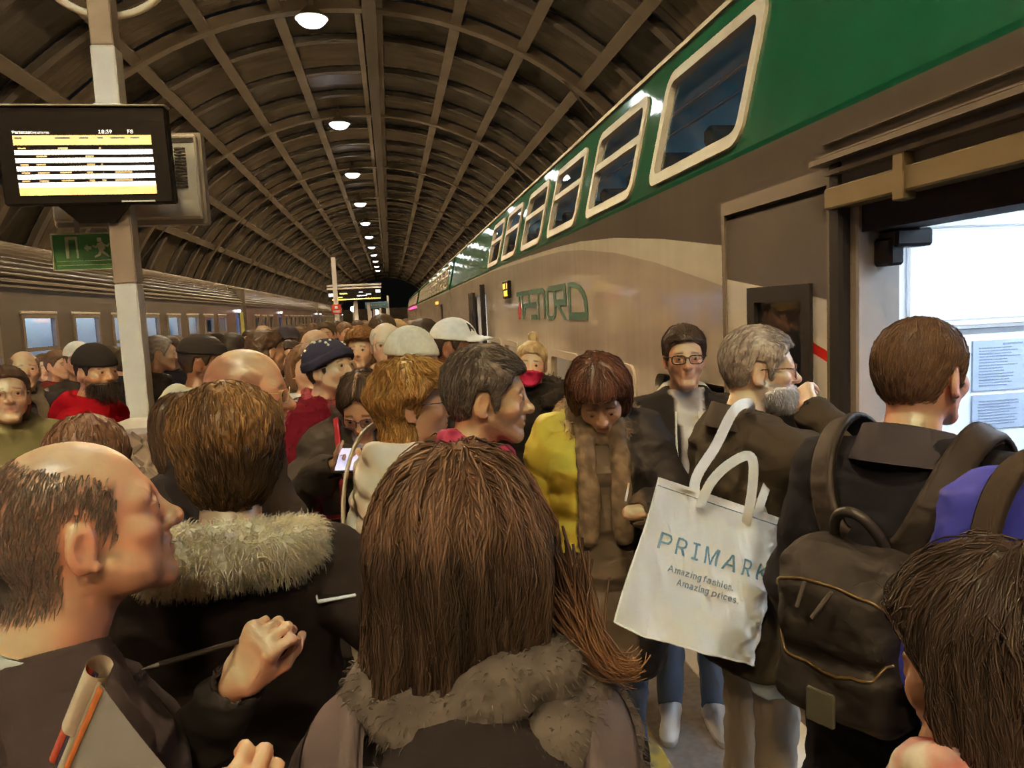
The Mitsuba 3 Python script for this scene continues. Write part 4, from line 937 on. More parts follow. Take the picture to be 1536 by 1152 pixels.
    if beard and beard.get('full'):
        X, Y, Z = F.grids(); d = F.noear - beard.get('t', .010)
        reg = np.maximum(np.maximum(Z + .050 + .5 * np.minimum(Y - .04, 0) * -1, -Y + .005), -.125 - Z)
        lipd = ell((0, .10, -.064), (.021, .03, .009))[0](X, Y, Z)
        d = smax(smax(d, reg, .012), -lipd, .006)
        bmh = F.mesh(d.astype(np.float32)); bc0 = np.array(beard.get('color', hcol))
        if len(bmh.vertices):
            parts = [(bmh, col(bmh.vertices, bc0 * .7, bc0 * 1.2, meshkit.noise(np.array(bmh.vertices) * 160)))]
            if beard.get('locks'): parts.append(strands(bmh, beard['locks'], beard.get('L', .022), lambda p, n, t: n * .5 + np.array([0, .1, -1.]), seed, 4, .0012, .0005, 0., .001, 30, c0=bc0 * .7, c1=bc0 * 1.3))
            wear('beard', *join(parts), 'm_hair')
    if mask is not None:
        X, Y, Z = F.grids(); d = F.noear - .006
        d = smax(smax(d, np.maximum(np.maximum(Z + .022 + .25 * (.10 - Y), -Y + .022), -.113 - Z), .008), -(F.noear + .004), .004)
        mm = F.mesh(d.astype(np.float32)); wear('face_mask', mm, col(mm.vertices, mask), 'm_cloth', label='raspberry red face mask')
    if glasses:
        gm = []; gr = glasses.get('r', .0016); gh = glasses.get('h', .019); gw = glasses.get('w', .026)
        for sd in (-1, 1):
            a = np.linspace(0, 2 * PI, 25)[:-1]; ca, sa = np.cos(a), np.sin(a)
            px = sd * .0335 + gw * np.sign(ca) * np.abs(ca) ** .6; pz = -.003 + gh * np.sign(sa) * np.abs(sa) ** .65
            py = .1005 - .35 * np.maximum(np.abs(px) - .02, 0) ** 1.0 * .6
            gm.append(tube(np.stack([px, py, pz], 1), gr, 6, closed=True))
            gm.append(tube([(sd * .060, .0865, .006), (sd * .077, .07, .007), (sd * .083, -.005, .004), (sd * .081, -.028, -.012)], gr * .9, 6))
            ln = trimesh.Trimesh(np.vstack([np.stack([px, py, pz], 1), [[sd * .0335, .0975, -.003]]]), [[i, (i + 1) % 24, 24] for i in range(24)], process=False)
            lensv = toW(ln.vertices); put(key + '__glasses__lens', trimesh.Trimesh(lensv, ln.faces, process=False), 'm_glass')
        gm.append(tube([(-.0095, .1005, .003), (0, .104, .006), (.0095, .1005, .003)], gr, 6))
        gm = trimesh.util.concatenate(gm); wear('glasses', gm, col(gm.vertices, glasses.get('color', (.012, .012, .012))), 'm_plain')
    if hat:
        X, Y, Z = F.grids(); hcx = np.array(hat['color']); kind = hat['kind']
        G = Field((-.13, -.17, -.08), (.13, .20, .20), max(hh, .005)); X, Y, Z = G.grids()
        sk0 = np.minimum(ell((0, -.014, .030), (.077, .099, .088))[0](X, Y, Z), ell((0, -.03, .0), (.070, .075, .08))[0](X, Y, Z))
        if kind == 'beanie':
            hgt = hat.get('tall', .0); line = hat.get('line', .030) + .014
            dome = ell((0, -.022, .040 + hgt * .5), (.090, .112, .094 + hgt * .5))[0](X, Y, Z)
            tilt = Z + .12 * Y * hat.get('tilt', 1)
            d = smax(dome, line - tilt, .01)
            band = np.maximum(sk0 - .017, np.maximum(line - .004 - tilt, tilt - line - .045)); d = smin(d, band, .010)
        elif kind == 'cap':
            dome = ell((0, -.012, .036), (.088, .110, .096))[0](X, Y, Z); d = smax(dome, .034 - Z - .10 * Y, .008)
            plan = (np.sqrt((X / .074)**2 + ((Y - .085) / .088)**2) - 1) * .07; vis = smax(smax(plan, np.abs(Z - (.050 - .18 * (Y - .085) - 4.5 * X * X)) - .0045, .004), .055 - Y, .004); d = smin(d, vis, .006)
        else:  # soft round hat, low brim
            dome = ell((0, -.018, .045), (.094, .116, .090))[0](X, Y, Z); d = smax(dome, .012 - Z + .35 * Y * (Y > 0), .01)
            d = smin(d, np.maximum(sk0 - .028, np.abs(Z - .022 - .35 * np.maximum(Y, 0)) - .018), .012)
        tm_ = G.mesh(d.astype(np.float32)); tv = np.array(tm_.vertices)
        if hat.get('rib'):
            an = np.arctan2(tv[:, 0], tv[:, 1]); tv += np.array(tm_.vertex_normals) * (np.sin(an * 40) * .0012)[:, None]
        tm_ = trimesh.Trimesh(tv, tm_.faces, process=False)
        wear('hat', tm_, col(tv, hcx * .9, hcx * 1.08, meshkit.noise(tv * 70)), 'm_wool' if kind != 'cap' else 'm_cloth', label=hat.get('label'))
        for dec in hat.get('decor', []):
            if isinstance(dec[1], list):
                for q in dec[1]: wear('hat__' + dec[0], q, col(q.vertices, dec[2]), 'm_plain')
                continue
            wear(dec[0], dec[1], col(dec[1].vertices, dec[2]), 'm_plain', label=dec[3] if len(dec) > 3 else None)
    # ---- coat
    if coat:
        res = float(np.clip(zc * .0062, .0085, .026)) / detail
        th = {'wool': .012, 'puffer': .030, 'nylon': .014, 'fleece': .012, 'leather': .010, 'fur': .030}[coat] + thick
        zb = coatlen * s
        xs = [p[0] for a_ in arms.values() for p in a_]; ys = [p[1] for a_ in arms.values() for p in a_]; zs = [p[2] for a_ in arms.values() for p in a_]
        C = Field((min(min(xs), -.24 * W) - .11, min(min(ys), -.19) - .10, min(zb, min(zs)) - .02), (max(max(xs), .24 * W) + .11, max(max(ys), .19) + .10, max(1.50 * s, max(zs) + .08)), res)
        bust = .018 if female else 0
        prof = [(zb, .205 * W + th, .155 + th, 0), (.95 * s, .178 * W + th, .128 + th, -.005), (1.10 * s, .160 * W + th, .112 + th, -.002), (1.27 * s, .172 * W + th, .118 + th + bust * .5, -.004 + bust), (1.36 * s, .150 * W + th, .096 + th, -.02), (1.425 * s, .085 * W + th, .066 + th, -.03), (1.46 * s, .062 + th, .060 + th, -.035)]
        if zb > .9 * s: prof[1] = (zb + .02, .18 * W + th, .13 + th, -.005); prof[0] = (zb, .176 * W + th, .126 + th, 0)
        pm = sm_ = None
        if coat == 'puffer':
            pm = lambda X, Y, Z: .014 * np.abs(np.sin(PI * (Z + .02 * np.sin(X * 5)) / puff)) ** .5 - .004
        C.add(loft(prof, 2.3, pm), .01)
        for sd in (-1, 1):
            S_, E_, W_ = arms[sd]; f = unit(W_ - E_)
            n1 = max(1, round(np.linalg.norm(E_ - S_) / puff)); n2 = max(1, round(np.linalg.norm(W_ - E_) / puff))
            m1 = (lambda n: (lambda t: .80 + .25 * np.abs(np.sin(PI * t * n)) ** .5))(n1) if coat == 'puffer' else None
            m2 = (lambda n: (lambda t: .80 + .25 * np.abs(np.sin(PI * t * n)) ** .5))(n2) if coat == 'puffer' else None
            C.add(cone((sd * .045 * W, -.025 * s, 1.408 * s), S_, .050 + th, .060 + th), .04)
            C.add(cone(S_, E_, .060 * s + th, .047 * s + th, m1), .022)
            C.add(cone(E_, W_ - f * .01, .047 * s + th, .036 * s + th * .8, m2), .012)
            C.add(cone(W_ - f * .004, W_ + f * .06, .031, .030), .004, 's')
        if collar in ('stand', 'hood', 'fur', 'lapel'):
            rr, tr = {'stand': (.072, .014), 'hood': (.085, .030), 'fur': (.078, .018), 'lapel': (.074, .014)}[collar]
            rr += th * .5
            pts = [nb + np.array([rr * math.sin(a_), -rr * math.cos(a_) * .95 + .012, (.025 if collar != 'hood' else .035) - .045 * (1 - math.cos(a_)) * .5]) for a_ in np.linspace(-2.75, 2.75, 15)]
            C.add(chain(pts, tr + th * .35), .012)
            C.add(chain([p - np.array([0, 0, .035]) for p in pts], tr + th * .4), .012)
            if collar == 'hood': C.add(ell(nb + np.array([0, -.105, -.035]), (.115, .055, .085)), .03)
        cm = C.mesh(); cv = np.array(cm.vertices); cn = np.array(cm.vertex_normals)
        if coat != 'fur':
            q = cv * np.array([7, 7, 13]) + seed * 3.1
            ridg = 1 - 2 * np.abs(meshkit.fbm(q, 2) - .5) * 2
            cv += cn * ((meshkit.fbm(q * 1.0 + 9, 3) - .5) * .020 * fold + (ridg - .5) * .012 * fold)[:, None]
        else:
            cv += cn * ((meshkit.fbm(cv * 45 + seed, 2) - .5) * .03)[:, None]
        base = np.array(coatc, float) * (.55 if max(coatc) < .06 else 1.0)
        cc = col(cv, base * .85, base * 1.15, meshkit.fbm(cv * 9 + seed, 2))
        if coatpaint is not None: cc = coatpaint(cv / np.array([1, 1, s]), cc)
        mt = {'wool': 'm_cloth', 'puffer': 'm_nylon', 'nylon': 'm_nylon', 'fleece': 'm_wool', 'leather': 'm_leather', 'fur': 'm_wool'}[coat]
        cm = trimesh.Trimesh(cv, cm.faces, process=False)
        wear('coat', cm, cc, mt, frame='body')
        if coat == 'fur' and locks:
            st = strands(cm, locks, .035, flow_fur, seed, 4, .0022, .0, 0, .003, 40, c0=base * .6, c1=base * 1.8)
            wear('coat__fur_pile', st[0], st[1], 'm_hair', frame='body', kind='stuff')
        if collar == 'fur':
            fc_ = np.array(collarc); G = Field(nb - np.array([.30, .26, .18]), nb + np.array([.30, .26, .12]), max(res, .010))
            fr = dict(r=.105 * ((collar_size)), t=.044 * collar_size); 
            pts = [nb + np.array([fr['r'] * 1.08 * math.sin(a_), -fr['r'] * math.cos(a_) + .015, .012 - .075 * (1 - math.cos(a_)) * .5]) for a_ in np.linspace(-2.6, 2.6, 17)]
            G.add(chain(pts, [fr['t'] * (.7 + .3 * math.cos(a_ / 2)) for a_ in np.linspace(-2.6, 2.6, 17)]), .02)
            fm = G.mesh(); fv = np.array(fm.vertices); fv += np.array(fm.vertex_normals) * ((meshkit.fbm(fv * 34 + seed, 3) - .5) * .024)[:, None]; fm = trimesh.Trimesh(fv, fm.faces, process=False)
            wear('fur_collar', fm, col(fv, fc_ * .7, fc_ * 1.15, meshkit.fbm(fv * 40, 2)), 'm_wool', frame='body', label='fluffy fur collar')
            nst = int(np.clip(26000 / zc ** 2, 400, 14000))
            st = strands(fm, nst, .022, flow_fur, seed, 3, .0009 * max(1, zc * .6), .0, 0, .002, 60, c0=fc_ * .8, c1=fc_ * 1.2, jitter=.5)
            wear('fur_collar__pile', st[0], st[1], 'm_hair', frame='body', kind='stuff')
    if scarf:
        sc_ = np.array(scarf['color']); G = Field(nb - np.array([.22, .24, .42]), nb + np.array([.22, .26, .16]), float(np.clip(zc * .004, .0065, .014)))
        R_ = scarf.get('R', .085); t_ = scarf.get('t', .032)
        for k in range(scarf.get('rolls', 2)):
            dz = .03 - .045 * k; ph = g.uniform(-.3, .3)
            pts = [nb + np.array([(R_ + .012 * k) * math.sin(a_), -(R_ + .012 * k) * math.cos(a_) * .98 + .022, dz + .03 * math.cos(a_ + ph) - .012 + .012 * math.sin(3 * a_ + k)]) for a_ in np.linspace(-PI, PI, 22)]
            G.add(chain(pts, [t_ * (1 + .15 * math.sin(2.3 * i + k)) for i in range(22)], True), .006)
        if scarf.get('tails'):
            for sx in (-.05, .055): G.add(chain([nb + (sx, .11, -.02), nb + (sx * 1.1, .19, -.14), nb + (sx, .215, -.25), nb + (sx * 1.1, .21, -.39)], [.03, .034, .036, .034]), .012)
        sm2 = G.mesh(); sv = np.array(sm2.vertices); sv += np.array(sm2.vertex_normals) * ((meshkit.fbm(sv * 30 + seed, 2) - .5) * .012)[:, None]
        sc2 = np.array(scarf.get('color2', sc_ * 1.3)); w_ = np.clip(meshkit.fbm(sv * scarf.get('freq', 40), 2) * 2.4 - .7, 0, 1)
        wear('scarf', trimesh.Trimesh(sv, sm2.faces, process=False), col(sv, sc_, sc2, w_), 'm_wool', frame='body', label=scarf.get('label'))
    # ---- trousers and shoes
    if legs:
        L_ = Field((-.21, -.16, .03), (.21, .18, .98 * s), max(.014, min(.03, zc * .008)))
        L_.add(loft([(.78 * s, .150 * W, .10, 0), (.90 * s, .160 * W, .112, -.005), (.97 * s, .150 * W, .105, 0)]), .02)
        for sd in (-1, 1):
            L_.add(cone((sd * .083 * W, 0, .84 * s), (sd * .088 * W, .012, .49 * s), .082, .062), .02); L_.add(cone((sd * .088 * W, .012, .49 * s), (sd * .092 * W, -.012, .085), .062, .056), .02)
        lm = L_.mesh(); lv = np.array(lm.vertices); lv += np.array(lm.vertex_normals) * ((meshkit.fbm(lv * np.array([14, 14, 20]) + seed, 2) - .5) * .02)[:, None]
        tc = np.array(trousers, float)
        wear('trousers', trimesh.Trimesh(lv, lm.faces, process=False), col(lv, tc * .8, tc * 1.2, meshkit.fbm(lv * 12 + seed, 2)), 'm_cloth', frame='body')
        if not far:
            for sd in (-1, 1):
                sv = np.array(shoe(boot).vertices); Rz = rotz(sd * .15); sv = sv @ Rz.T + np.array([sd * .092 * W, .0, 0])
                wear('shoe', trimesh.Trimesh(sv, shoe(boot).faces, process=False), col(sv, shoes, np.array(shoes) * .6, (sv[:, 2] < .028) * .6), 'm_leather', frame='body')
    P = type('P', (), {})(); P.key, P.out, P.toW, P.W2l, P.arms, P.nb, P.s, P.W, P.hc, P.Rb, P.Rh, P.wear, P.zc, P.fx = key, out, toW, W2l, arms, nb, s, W, hc, Rb, Rh, wear, zc, fx
    return P

# ---------------------------------------------------------------- the crowd, nearest first
BLACK, NAVY, CHAR = (.012, .012, .013), (.016, .019, .032), (.028, .027, .028)
# bald man in profile, front left
def bald_sides(v, c): return c
P1 = person('balding man in profile at the front left, dark jacket, holding a rolled magazine', (-0.424, 1.059, 1.541), yaw=62, hb=66, pitch=11, skin='red', H=1.63, detail=1.12,
    face=dict(wide=1.04, jaw=1.12, nose=1.12, brow=1.1, fat=1.1, mouth=.35), grey_side=((.085, .066, .058), .80), stubble=dict(n=5200, L=.017, r=.0007, c0=(.06, .05, .045), c1=(.30, .26, .24), top=.088), hairc=(.055, .045, .040),
    beard=dict(amount=.45, color=(.30, .22, .15)), coat='wool', coatc=(.030, .026, .030), coatlen=.76, collar=None, trousers=(.02, .02, .024), brow=(.10, .06, .04),
    armL=((-0.266, 1.128, 1.254), (-.5, .2, -1), 1), finL=(.55, .35, .9), dorL=(.4, -.8, .2), handL=(1.0, 1.05, 1.1, 1.15), armR=((-0.220, 0.694, 1.263), (.7, -.5, -.6), 1), finR=(-.1, .75, .75), dorR=(.9, -.3, .2), handR=HOLD, thumb=(1.0, .8),
    coatpaint=lambda v, c: np.where((np.abs(v[:, 0]) < .045 + .10 * np.clip(1.44 - v[:, 2], 0, 1))[:, None] & (v[:, 1] > .02)[:, None], np.array([.012, .012, .013]), c))
def ring_band(P, r, z0, z1, a0, a1, thick, flare=0.0, tilt=.0, n=26, cy=.01):
    a = np.linspace(a0, a1, n); rows = []
    for k, (z, rr) in enumerate(((z0, r), (z1, r + flare), (z1, r + flare + thick), (z0, r + thick))):
        rows.append(np.stack([rr * np.sin(a), -rr * np.cos(a) + cy, z - tilt * (1 - np.cos(a)) * .5 + 0 * a], 1))
    m = grid_mesh(np.stack(rows, 1), closed_v=True); m.apply_translation(P.nb); return m
m = ring_band(P1, .074, .045, -.035, -2.9, 2.9, .006, .016, .06); P1.wear('shirt_collar', m, col(m.vertices, (.42, .46, .44)), 'm_cloth', 'pale grey-green shirt collar', frame='body')
g1 = dict(color=(.25, .2, .15))
# magazine rolled in his hand
mg = thing('magazine', 'rolled grey magazine with orange edges in the hand of the bald man', 'magazine')
def sheet_path(prof, base, ex, ey, ez, w):
    P = [[base + ex * x + ez * z + ey * q for q in (0, w)] for x, z in prof]; return grid_mesh(P)
TL_ = np.array((-0.302, 0.747, 1.461)); BRp = np.array((-0.227, 0.707, 1.386)); O = np.array((-0.387, 0.828, 1.319))
d_ = unit(BRp - TL_); e_ = unit(O - TL_); n_m = unit(np.cross(d_, e_)); n_m = n_m if n_m @ FWD < 0 else -n_m
def mag_strip(x0, x1, off, bow, length=.30):
    rows = []
    for x in np.linspace(x0, x1, 10):
        k = (x - x0) / (x1 - x0); rows.append([TL_ + d_ * x + n_m * (off + bow * math.sin(PI * k)) + e_ * q for q in np.linspace(0, length, 12)])
    return grid_mesh(np.array(rows))
for nm_, x0, x1, off, bow, colr in (('cover', .004, .230, .0, .006, (.17, .19, .205)), ('orange_edge', .0035, .0105, .0016, .001, (.55, .15, .04)), ('page', -.006, .0035, -.002, .002, (.42, .40, .35)), ('page', -.013, -.0055, -.005, .001, (.02, .02, .045)), ('back_cover', -.021, -.012, -.004, .002, (.50, .085, .06))):
    m = mag_strip(x0, x1, off, bow); put(mg + '__' + nm_, m, 'm_plain', smooth=True, color=col(m.vertices, colr))
aa_ = np.linspace(-.4, 5.2, 30); ro = [[TL_ + d_ * (-.010 + .0125 * math.cos(a_)) + n_m * (-.008 + .0125 * math.sin(a_)) + e_ * q for q in (-.004, .10)] for a_ in aa_]
m = grid_mesh(np.array(ro)); put(mg + '__rolled_spine', m, 'm_plain', smooth=True, color=col(m.vertices, (.45, .40, .34)))
pn = thing('pen', 'dark pen held between the fingers of the bald man', 'pen')
E_ = P1.out(P1.arms[-1][2])
put(pn + '__barrel', tube([E_ + (-.085, -.06, .075), E_ + (.035, .0, .075)], .0042, 8), 'm_black'); put(pn + '__tip', tube([E_ + (-.085, -.06, .075), E_ + (-.105, -.07, .075)], [.0036, .0008], 8), 'm_steel')

# woman from behind with pale fur collar
P2 = person('woman from behind with short golden-streaked hair and a cream fur collar', (-0.329, 1.501, 1.533), yaw=-4, hb=-14, female=True, skin='fair', hair=dict(style='short', t=.024, nape=-.100, side=-.05, front=.055, crown=.8, rough=.012, taper=.75), hairc=(.016, .010, .006), hair2=(.15, .088, .034),
    locks=2600, lockr=.0014, coat='wool', coatc=(.010, .009, .010), coatlen=.55, collar='fur', collarc=(.80, .70, .48), collar_size=1.22, thick=.012, width=1.12, fold=.7,
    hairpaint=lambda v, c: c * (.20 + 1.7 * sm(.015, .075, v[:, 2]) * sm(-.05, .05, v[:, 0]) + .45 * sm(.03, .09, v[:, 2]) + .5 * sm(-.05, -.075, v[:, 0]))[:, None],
    armR=((-0.149, 1.418, 1.291), (.7, -.5, -.6), 1), finR=(.3, .9, .3), handR=HOLD)
ph2 = thing('mobile_phone', 'white edge of a phone beside the black coat with the cream fur collar', 'phone')
put(ph2 + '__case', placed(bx(-.036, .036, -.07, .07, -.004, .004, .003), frame_of(np.array((-0.141, 1.418, 1.305)), unit((1, .2, 0)), unit((-.2, 1, .25)), unit((0, -.25, 1)))), 'm_white')
put(ph2 + '__screen', placed(bx(-.033, .033, -.066, .066, .0041, .0052), frame_of(np.array((-0.141, 1.418, 1.305)), unit((1, .2, 0)), unit((-.2, 1, .25)), unit((0, -.25, 1)))), 'm_bezel')

# bald man with rimless glasses behind her
P3 = person('bald red-scalped man with thin gold glasses behind the golden-haired woman', (-0.378, 2.026, 1.617), yaw=80, hb=92, pitch=-4, skin='red', face=dict(wide=1.03, jaw=1.1, nose=1.15, fat=1.0), grey_side=((.11, .075, .06), .75), glasses=dict(color=(.6, .45, .25), r=.0012, h=.017),
    brow=(.25, .16, .1), coat='puffer', coatc=(.013, .013, .016), coatlen=.72, collar='hood', puff=.12)

# woman from behind in the centre
P4 = person('woman from behind with long brown hair over a chunky grey scarf', (0.069, 0.924, 1.487), yaw=4, hb=10, roll=3, female=True, skin='fair', H=1.55, hair=dict(style='long', t=.018, L=.28, vol=1.18, solid=1, clump=1.9), hairc=(.012, .0075, .0055), hair2=(.082, .051, .034),
    locks=6500, lockr=.0015, wavy=.008, coat='wool', coatc=(.012, .011, .013), coatlen=.6, collar='hood', width=1.08, fold=.6,
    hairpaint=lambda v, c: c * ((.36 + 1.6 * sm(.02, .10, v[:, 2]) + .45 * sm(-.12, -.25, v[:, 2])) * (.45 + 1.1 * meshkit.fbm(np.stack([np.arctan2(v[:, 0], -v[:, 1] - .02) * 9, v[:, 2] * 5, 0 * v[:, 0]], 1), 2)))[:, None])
# her scarf: heavy rolls of grey bouclé
G = Field(P4.nb - np.array([.30, .30, .30]), P4.nb + np.array([.30, .26, .16]), .0075)
for k, (r, t, z, tl, ph) in enumerate(((.102, .035, .052, .02, .3), (.130, .037, .000, .045, -.5), (.158, .037, -.058, .05, -.9), (.165, .040, -.112, .03, .9))):
    G.add(chain([P4.nb + np.array([r * 1.12 * math.sin(a_), -r * math.cos(a_) + .025, z + tl * math.sin(a_ + ph) + .012 * math.sin(3 * a_ + k)]) for a_ in np.linspace(-PI, PI, 30)], [t * (1 + .16 * math.sin(1.7 * i + 2 * k)) for i in range(30)], True), .002)
m = G.mesh(); v = np.array(m.vertices); v += np.array(m.vertex_normals) * ((meshkit.fbm(v * 22, 3) - .5) * .012 + (meshkit.noise(v * 110) - .5) * .005)[:, None]
m = trimesh.Trimesh(v, m.faces, process=False)
P4.wear('grey_scarf', m, col(v, (.036, .035, .034), (.080, .077, .072), np.clip(meshkit.fbm(v * 38, 2) * 2.2 - .6, 0, 1)), 'm_wool', 'chunky grey boucle scarf', frame='body')
st = strands(m, 9000, .010, flow_fur, 4, 2, .0008, .0, 0, .002, 60, c0=(.04, .039, .037), c1=(.105, .10, .092)); P4.wear('grey_scarf__pile', st[0], st[1], 'm_hair', frame='body', kind='stuff')
# loose wave of hair blown out to the right
g = np.random.default_rng(8); parts = []
A0 = P4.W2l((0.214, 0.915, 1.415)); 
for i in range(170):
    p0 = np.array((0.187, 0.884, 1.478)) + g.normal(0, .022, 3); p1 = np.array((0.215, 0.841, 1.394)) + g.normal(0, .018, 3); p2 = np.array((0.223, 0.815, 1.351)) + g.normal(0, .014, 3); p3 = np.array((0.266, 0.829, 1.353)) + g.normal(0, .012, 3); p4 = np.array((0.276, 0.849, 1.365)) + g.normal(0, .012, 3)
    t = np.linspace(0, 1, 12)[:, None]; n_ = g.uniform(.6, 1.0); t = t * n_
    b = (1 - t)**4 * p0 + 4 * t * (1 - t)**3 * p1 + 6 * t**2 * (1 - t)**2 * p2 + 4 * t**3 * (1 - t) * p3 + t**4 * p4
    tb_ = tube(b, np.linspace(.0017, .0006, 12), 4, caps=False); cc = col(tb_.vertices, (.016, .009, .006), (.17, .092, .045), np.repeat(np.linspace(0, 1, 12) ** 1.2, 4)) * g.uniform(.6, 1.2); parts.append((tb_, cc))
hm_, hc_ = join(parts); put(P4.key + '__hair_wave', hm_, 'm_hair', smooth=True, color=hc_, label='loose light brown wave of hair')
def strap(P, pts, w, t, color, name, mt='m_cloth', label=None, frame='body', up=None):
    """flat band along pts (person frame)"""
    p = np.array(pts, float); k = np.linspace(0, len(p) - 1, 6 * (len(p) - 1) + 1)
    from scipy.interpolate import CubicSpline
    p = CubicSpline(range(len(p)), p)(k); d = np.gradient(p, axis=0); d /= np.linalg.norm(d, axis=1, keepdims=True)
    c = np.array([0, 0, 1.25]) * P.s if up is None else np.array(up); nrm_ = p - c; nrm_ -= d * (nrm_ * d).sum(1, keepdims=True); nrm_ /= np.maximum(np.linalg.norm(nrm_, axis=1, keepdims=True), 1e-9); sd = np.cross(d, nrm_)
    rows = np.stack([p + sd * w / 2 + nrm_ * -t, p + sd * w / 2 + nrm_ * t * .6, p + sd * w * .3 + nrm_ * t, p - sd * w * .3 + nrm_ * t, p - sd * w / 2 + nrm_ * t * .6, p - sd * w / 2 - nrm_ * t], 1)
    m = grid_mesh(rows, closed_v=True); P.wear(name, m, col(m.vertices, color), mt, label, frame=frame); return m
s4 = P4.s
for sd in (-1, 1): strap(P4, [(sd * .135, -.155, 1.15 * s4), (sd * .150, -.155, 1.30 * s4), (sd * .160, -.105, 1.43 * s4), (sd * .155, -.02, 1.475 * s4), (sd * .13, .08, 1.44 * s4)], .085, .012, (.055, .05, .056), 'rucksack_strap', 'm_nylon', 'padded dark grey rucksack strap')

# dark-haired woman in the lower right corner
P5 = person('dark-haired woman in the lower right corner with a red and cream scarf', (0.629, 0.672, 1.380), yaw=10, hb=-16, pitch=-4, female=True, skin='tan', H=1.50, hair=dict(style='long', t=.020, L=.21, vol=1.12, solid=1, open=1.25, clump=1.6), hairc=(.006, .004, .0035), hair2=(.022, .014, .010), locks=4500, lockr=.0012, wavy=.006,
    coat='wool', coatc=(.016, .015, .015), coatlen=.6, scarf=dict(color=(.60, .50, .38), color2=(.42, .02, .05), R=.088, t=.036, rolls=2, freq=22, label='cream scarf with red flowers'))

# man with the black backpack at the train door
P6 = person('short-haired man in a dark navy coat with a black backpack, facing the open door', (1.163, 1.475, 1.616), yaw=62, hb=72, skin='red', face=dict(wide=1.02, jaw=1.05), hair=dict(style='short', t=.009, nape=-.085, side=-.03, front=.07, rough=.006), hairc=(.030, .019, .012), hair2=(.12, .078, .048), locks=2200, lockr=.0010,
    coat='wool', coatc=(.011, .0125, .018), coatlen=.58, collar='lapel', width=1.12, thick=.012, fold=.8, armR=((.24, .22, 1.0), (.6, -.8, -.3)))
m = ring_band(P6, .082, .070, -.010, -2.7, 2.7, .010, .030, .05, cy=.0); P6.wear('turned_collar', m, col(m.vertices, (.022, .022, .028)), 'm_cloth', 'turned-down wool collar', frame='body')
s6 = P6.s
bp = thing('backpack', 'small black backpack with gold zips on the back of the man in the navy coat', 'backpack')
def wearb(name, m, mt, label=None, color=None, smooth=True, root=bp): return put(root + '__' + name, trimesh.Trimesh(P6.out(m.vertices), m.faces, process=False), mt, smooth=smooth, color=color, label=label)
B0 = np.array([.0, -.285, 1.11 * s6])
G = Field(B0 - .25, B0 + .25, .0085); G.add(cube(B0, (.135, .075, .185), .06), .01); G.add(cube(B0 + (0, -.055, .055), (.115, .055, .085), .05), .02); G.add(cube(B0 + (0, -.06, -.09), (.118, .045, .07), .04), .012)
m = G.mesh(); v = np.array(m.vertices); v += np.array(m.vertex_normals) * ((meshkit.fbm(v * 16, 2) - .5) * .022)[:, None]; m = trimesh.Trimesh(v, m.faces, process=False)
tree6 = cKDTree(v); n6 = np.array(m.vertex_normals)
wearb('body', m, 'm_nylon', color=col(v, (.006, .006, .0066), (.010, .0095, .0095), meshkit.noise(v * 20)))
def zipline(pts, r, nm_, mt='m_gold', lab=None):
    from scipy.interpolate import CubicSpline
    p = np.array([B0 + q for q in pts]); p = CubicSpline(range(len(p)), p)(np.linspace(0, len(p) - 1, 50)); d, i = tree6.query(p); p = v[i] + n6[i] * .002
    k = np.ones(5) / 5; p = np.stack([np.convolve(np.pad(p[:, a], 2, 'edge'), k, 'valid') for a in range(3)], 1)
    wearb(nm_, tube(p, r, 6), mt, lab)
zipline([(-.12, -.07, .085), (-.08, -.11, .13), (0, -.125, .145), (.08, -.11, .13), (.12, -.07, .085)], .0028, 'zip', 'm_gold', 'gold zip of the front pocket')
zipline([(-.13, -.06, -.01), (-.08, -.12, -.03), (0, -.13, -.035), (.08, -.12, -.03), (.13, -.06, -.01)], .0028, 'zip', 'm_gold')
zipline([(.105, -.02, .17), (.135, -.01, .11), (.138, .0, .0), (.135, .0, -.1)], .0024, 'zip', 'm_gold')
wearb('zip_pull', [tube(B0 + np.array([(-.02, -.125, .135), (-.03, -.142, .09)]), .004, 6), tube(B0 + np.array([(.03, -.13, .125), (.005, -.145, .075)]), .004, 6)][0], 'm_leather', color=None) if False else None
for q in (((-.02, -.13, .135), (-.03, -.142, .085)), ((.035, -.13, .13), (.005, -.148, .075))):
    m = tube(B0 + np.array(q), .0045, 6); wearb('zip_pull', m, 'm_plain', color=col(m.vertices, (.03, .028, .026)))
a = np.linspace(0, PI, 17); m = tube(np.stack([B0[0] + .052 * np.cos(a), B0[1] + .045 - .045 * np.sin(a), B0[2] + .165 + .085 * np.sin(a)], 1), .011, 8); wearb('top_handle', m, 'm_leather', color=col(m.vertices, (.010, .0095, .0095)))
m = trimesh.util.concatenate([bx(-.03, .03, -.012, 0, -.035, .035, .004)]); m.apply_translation(B0 + (.0, -.105, -.12)); wearb('buckle', m, 'm_plain', color=col(m.vertices, (.02, .022, .016)))
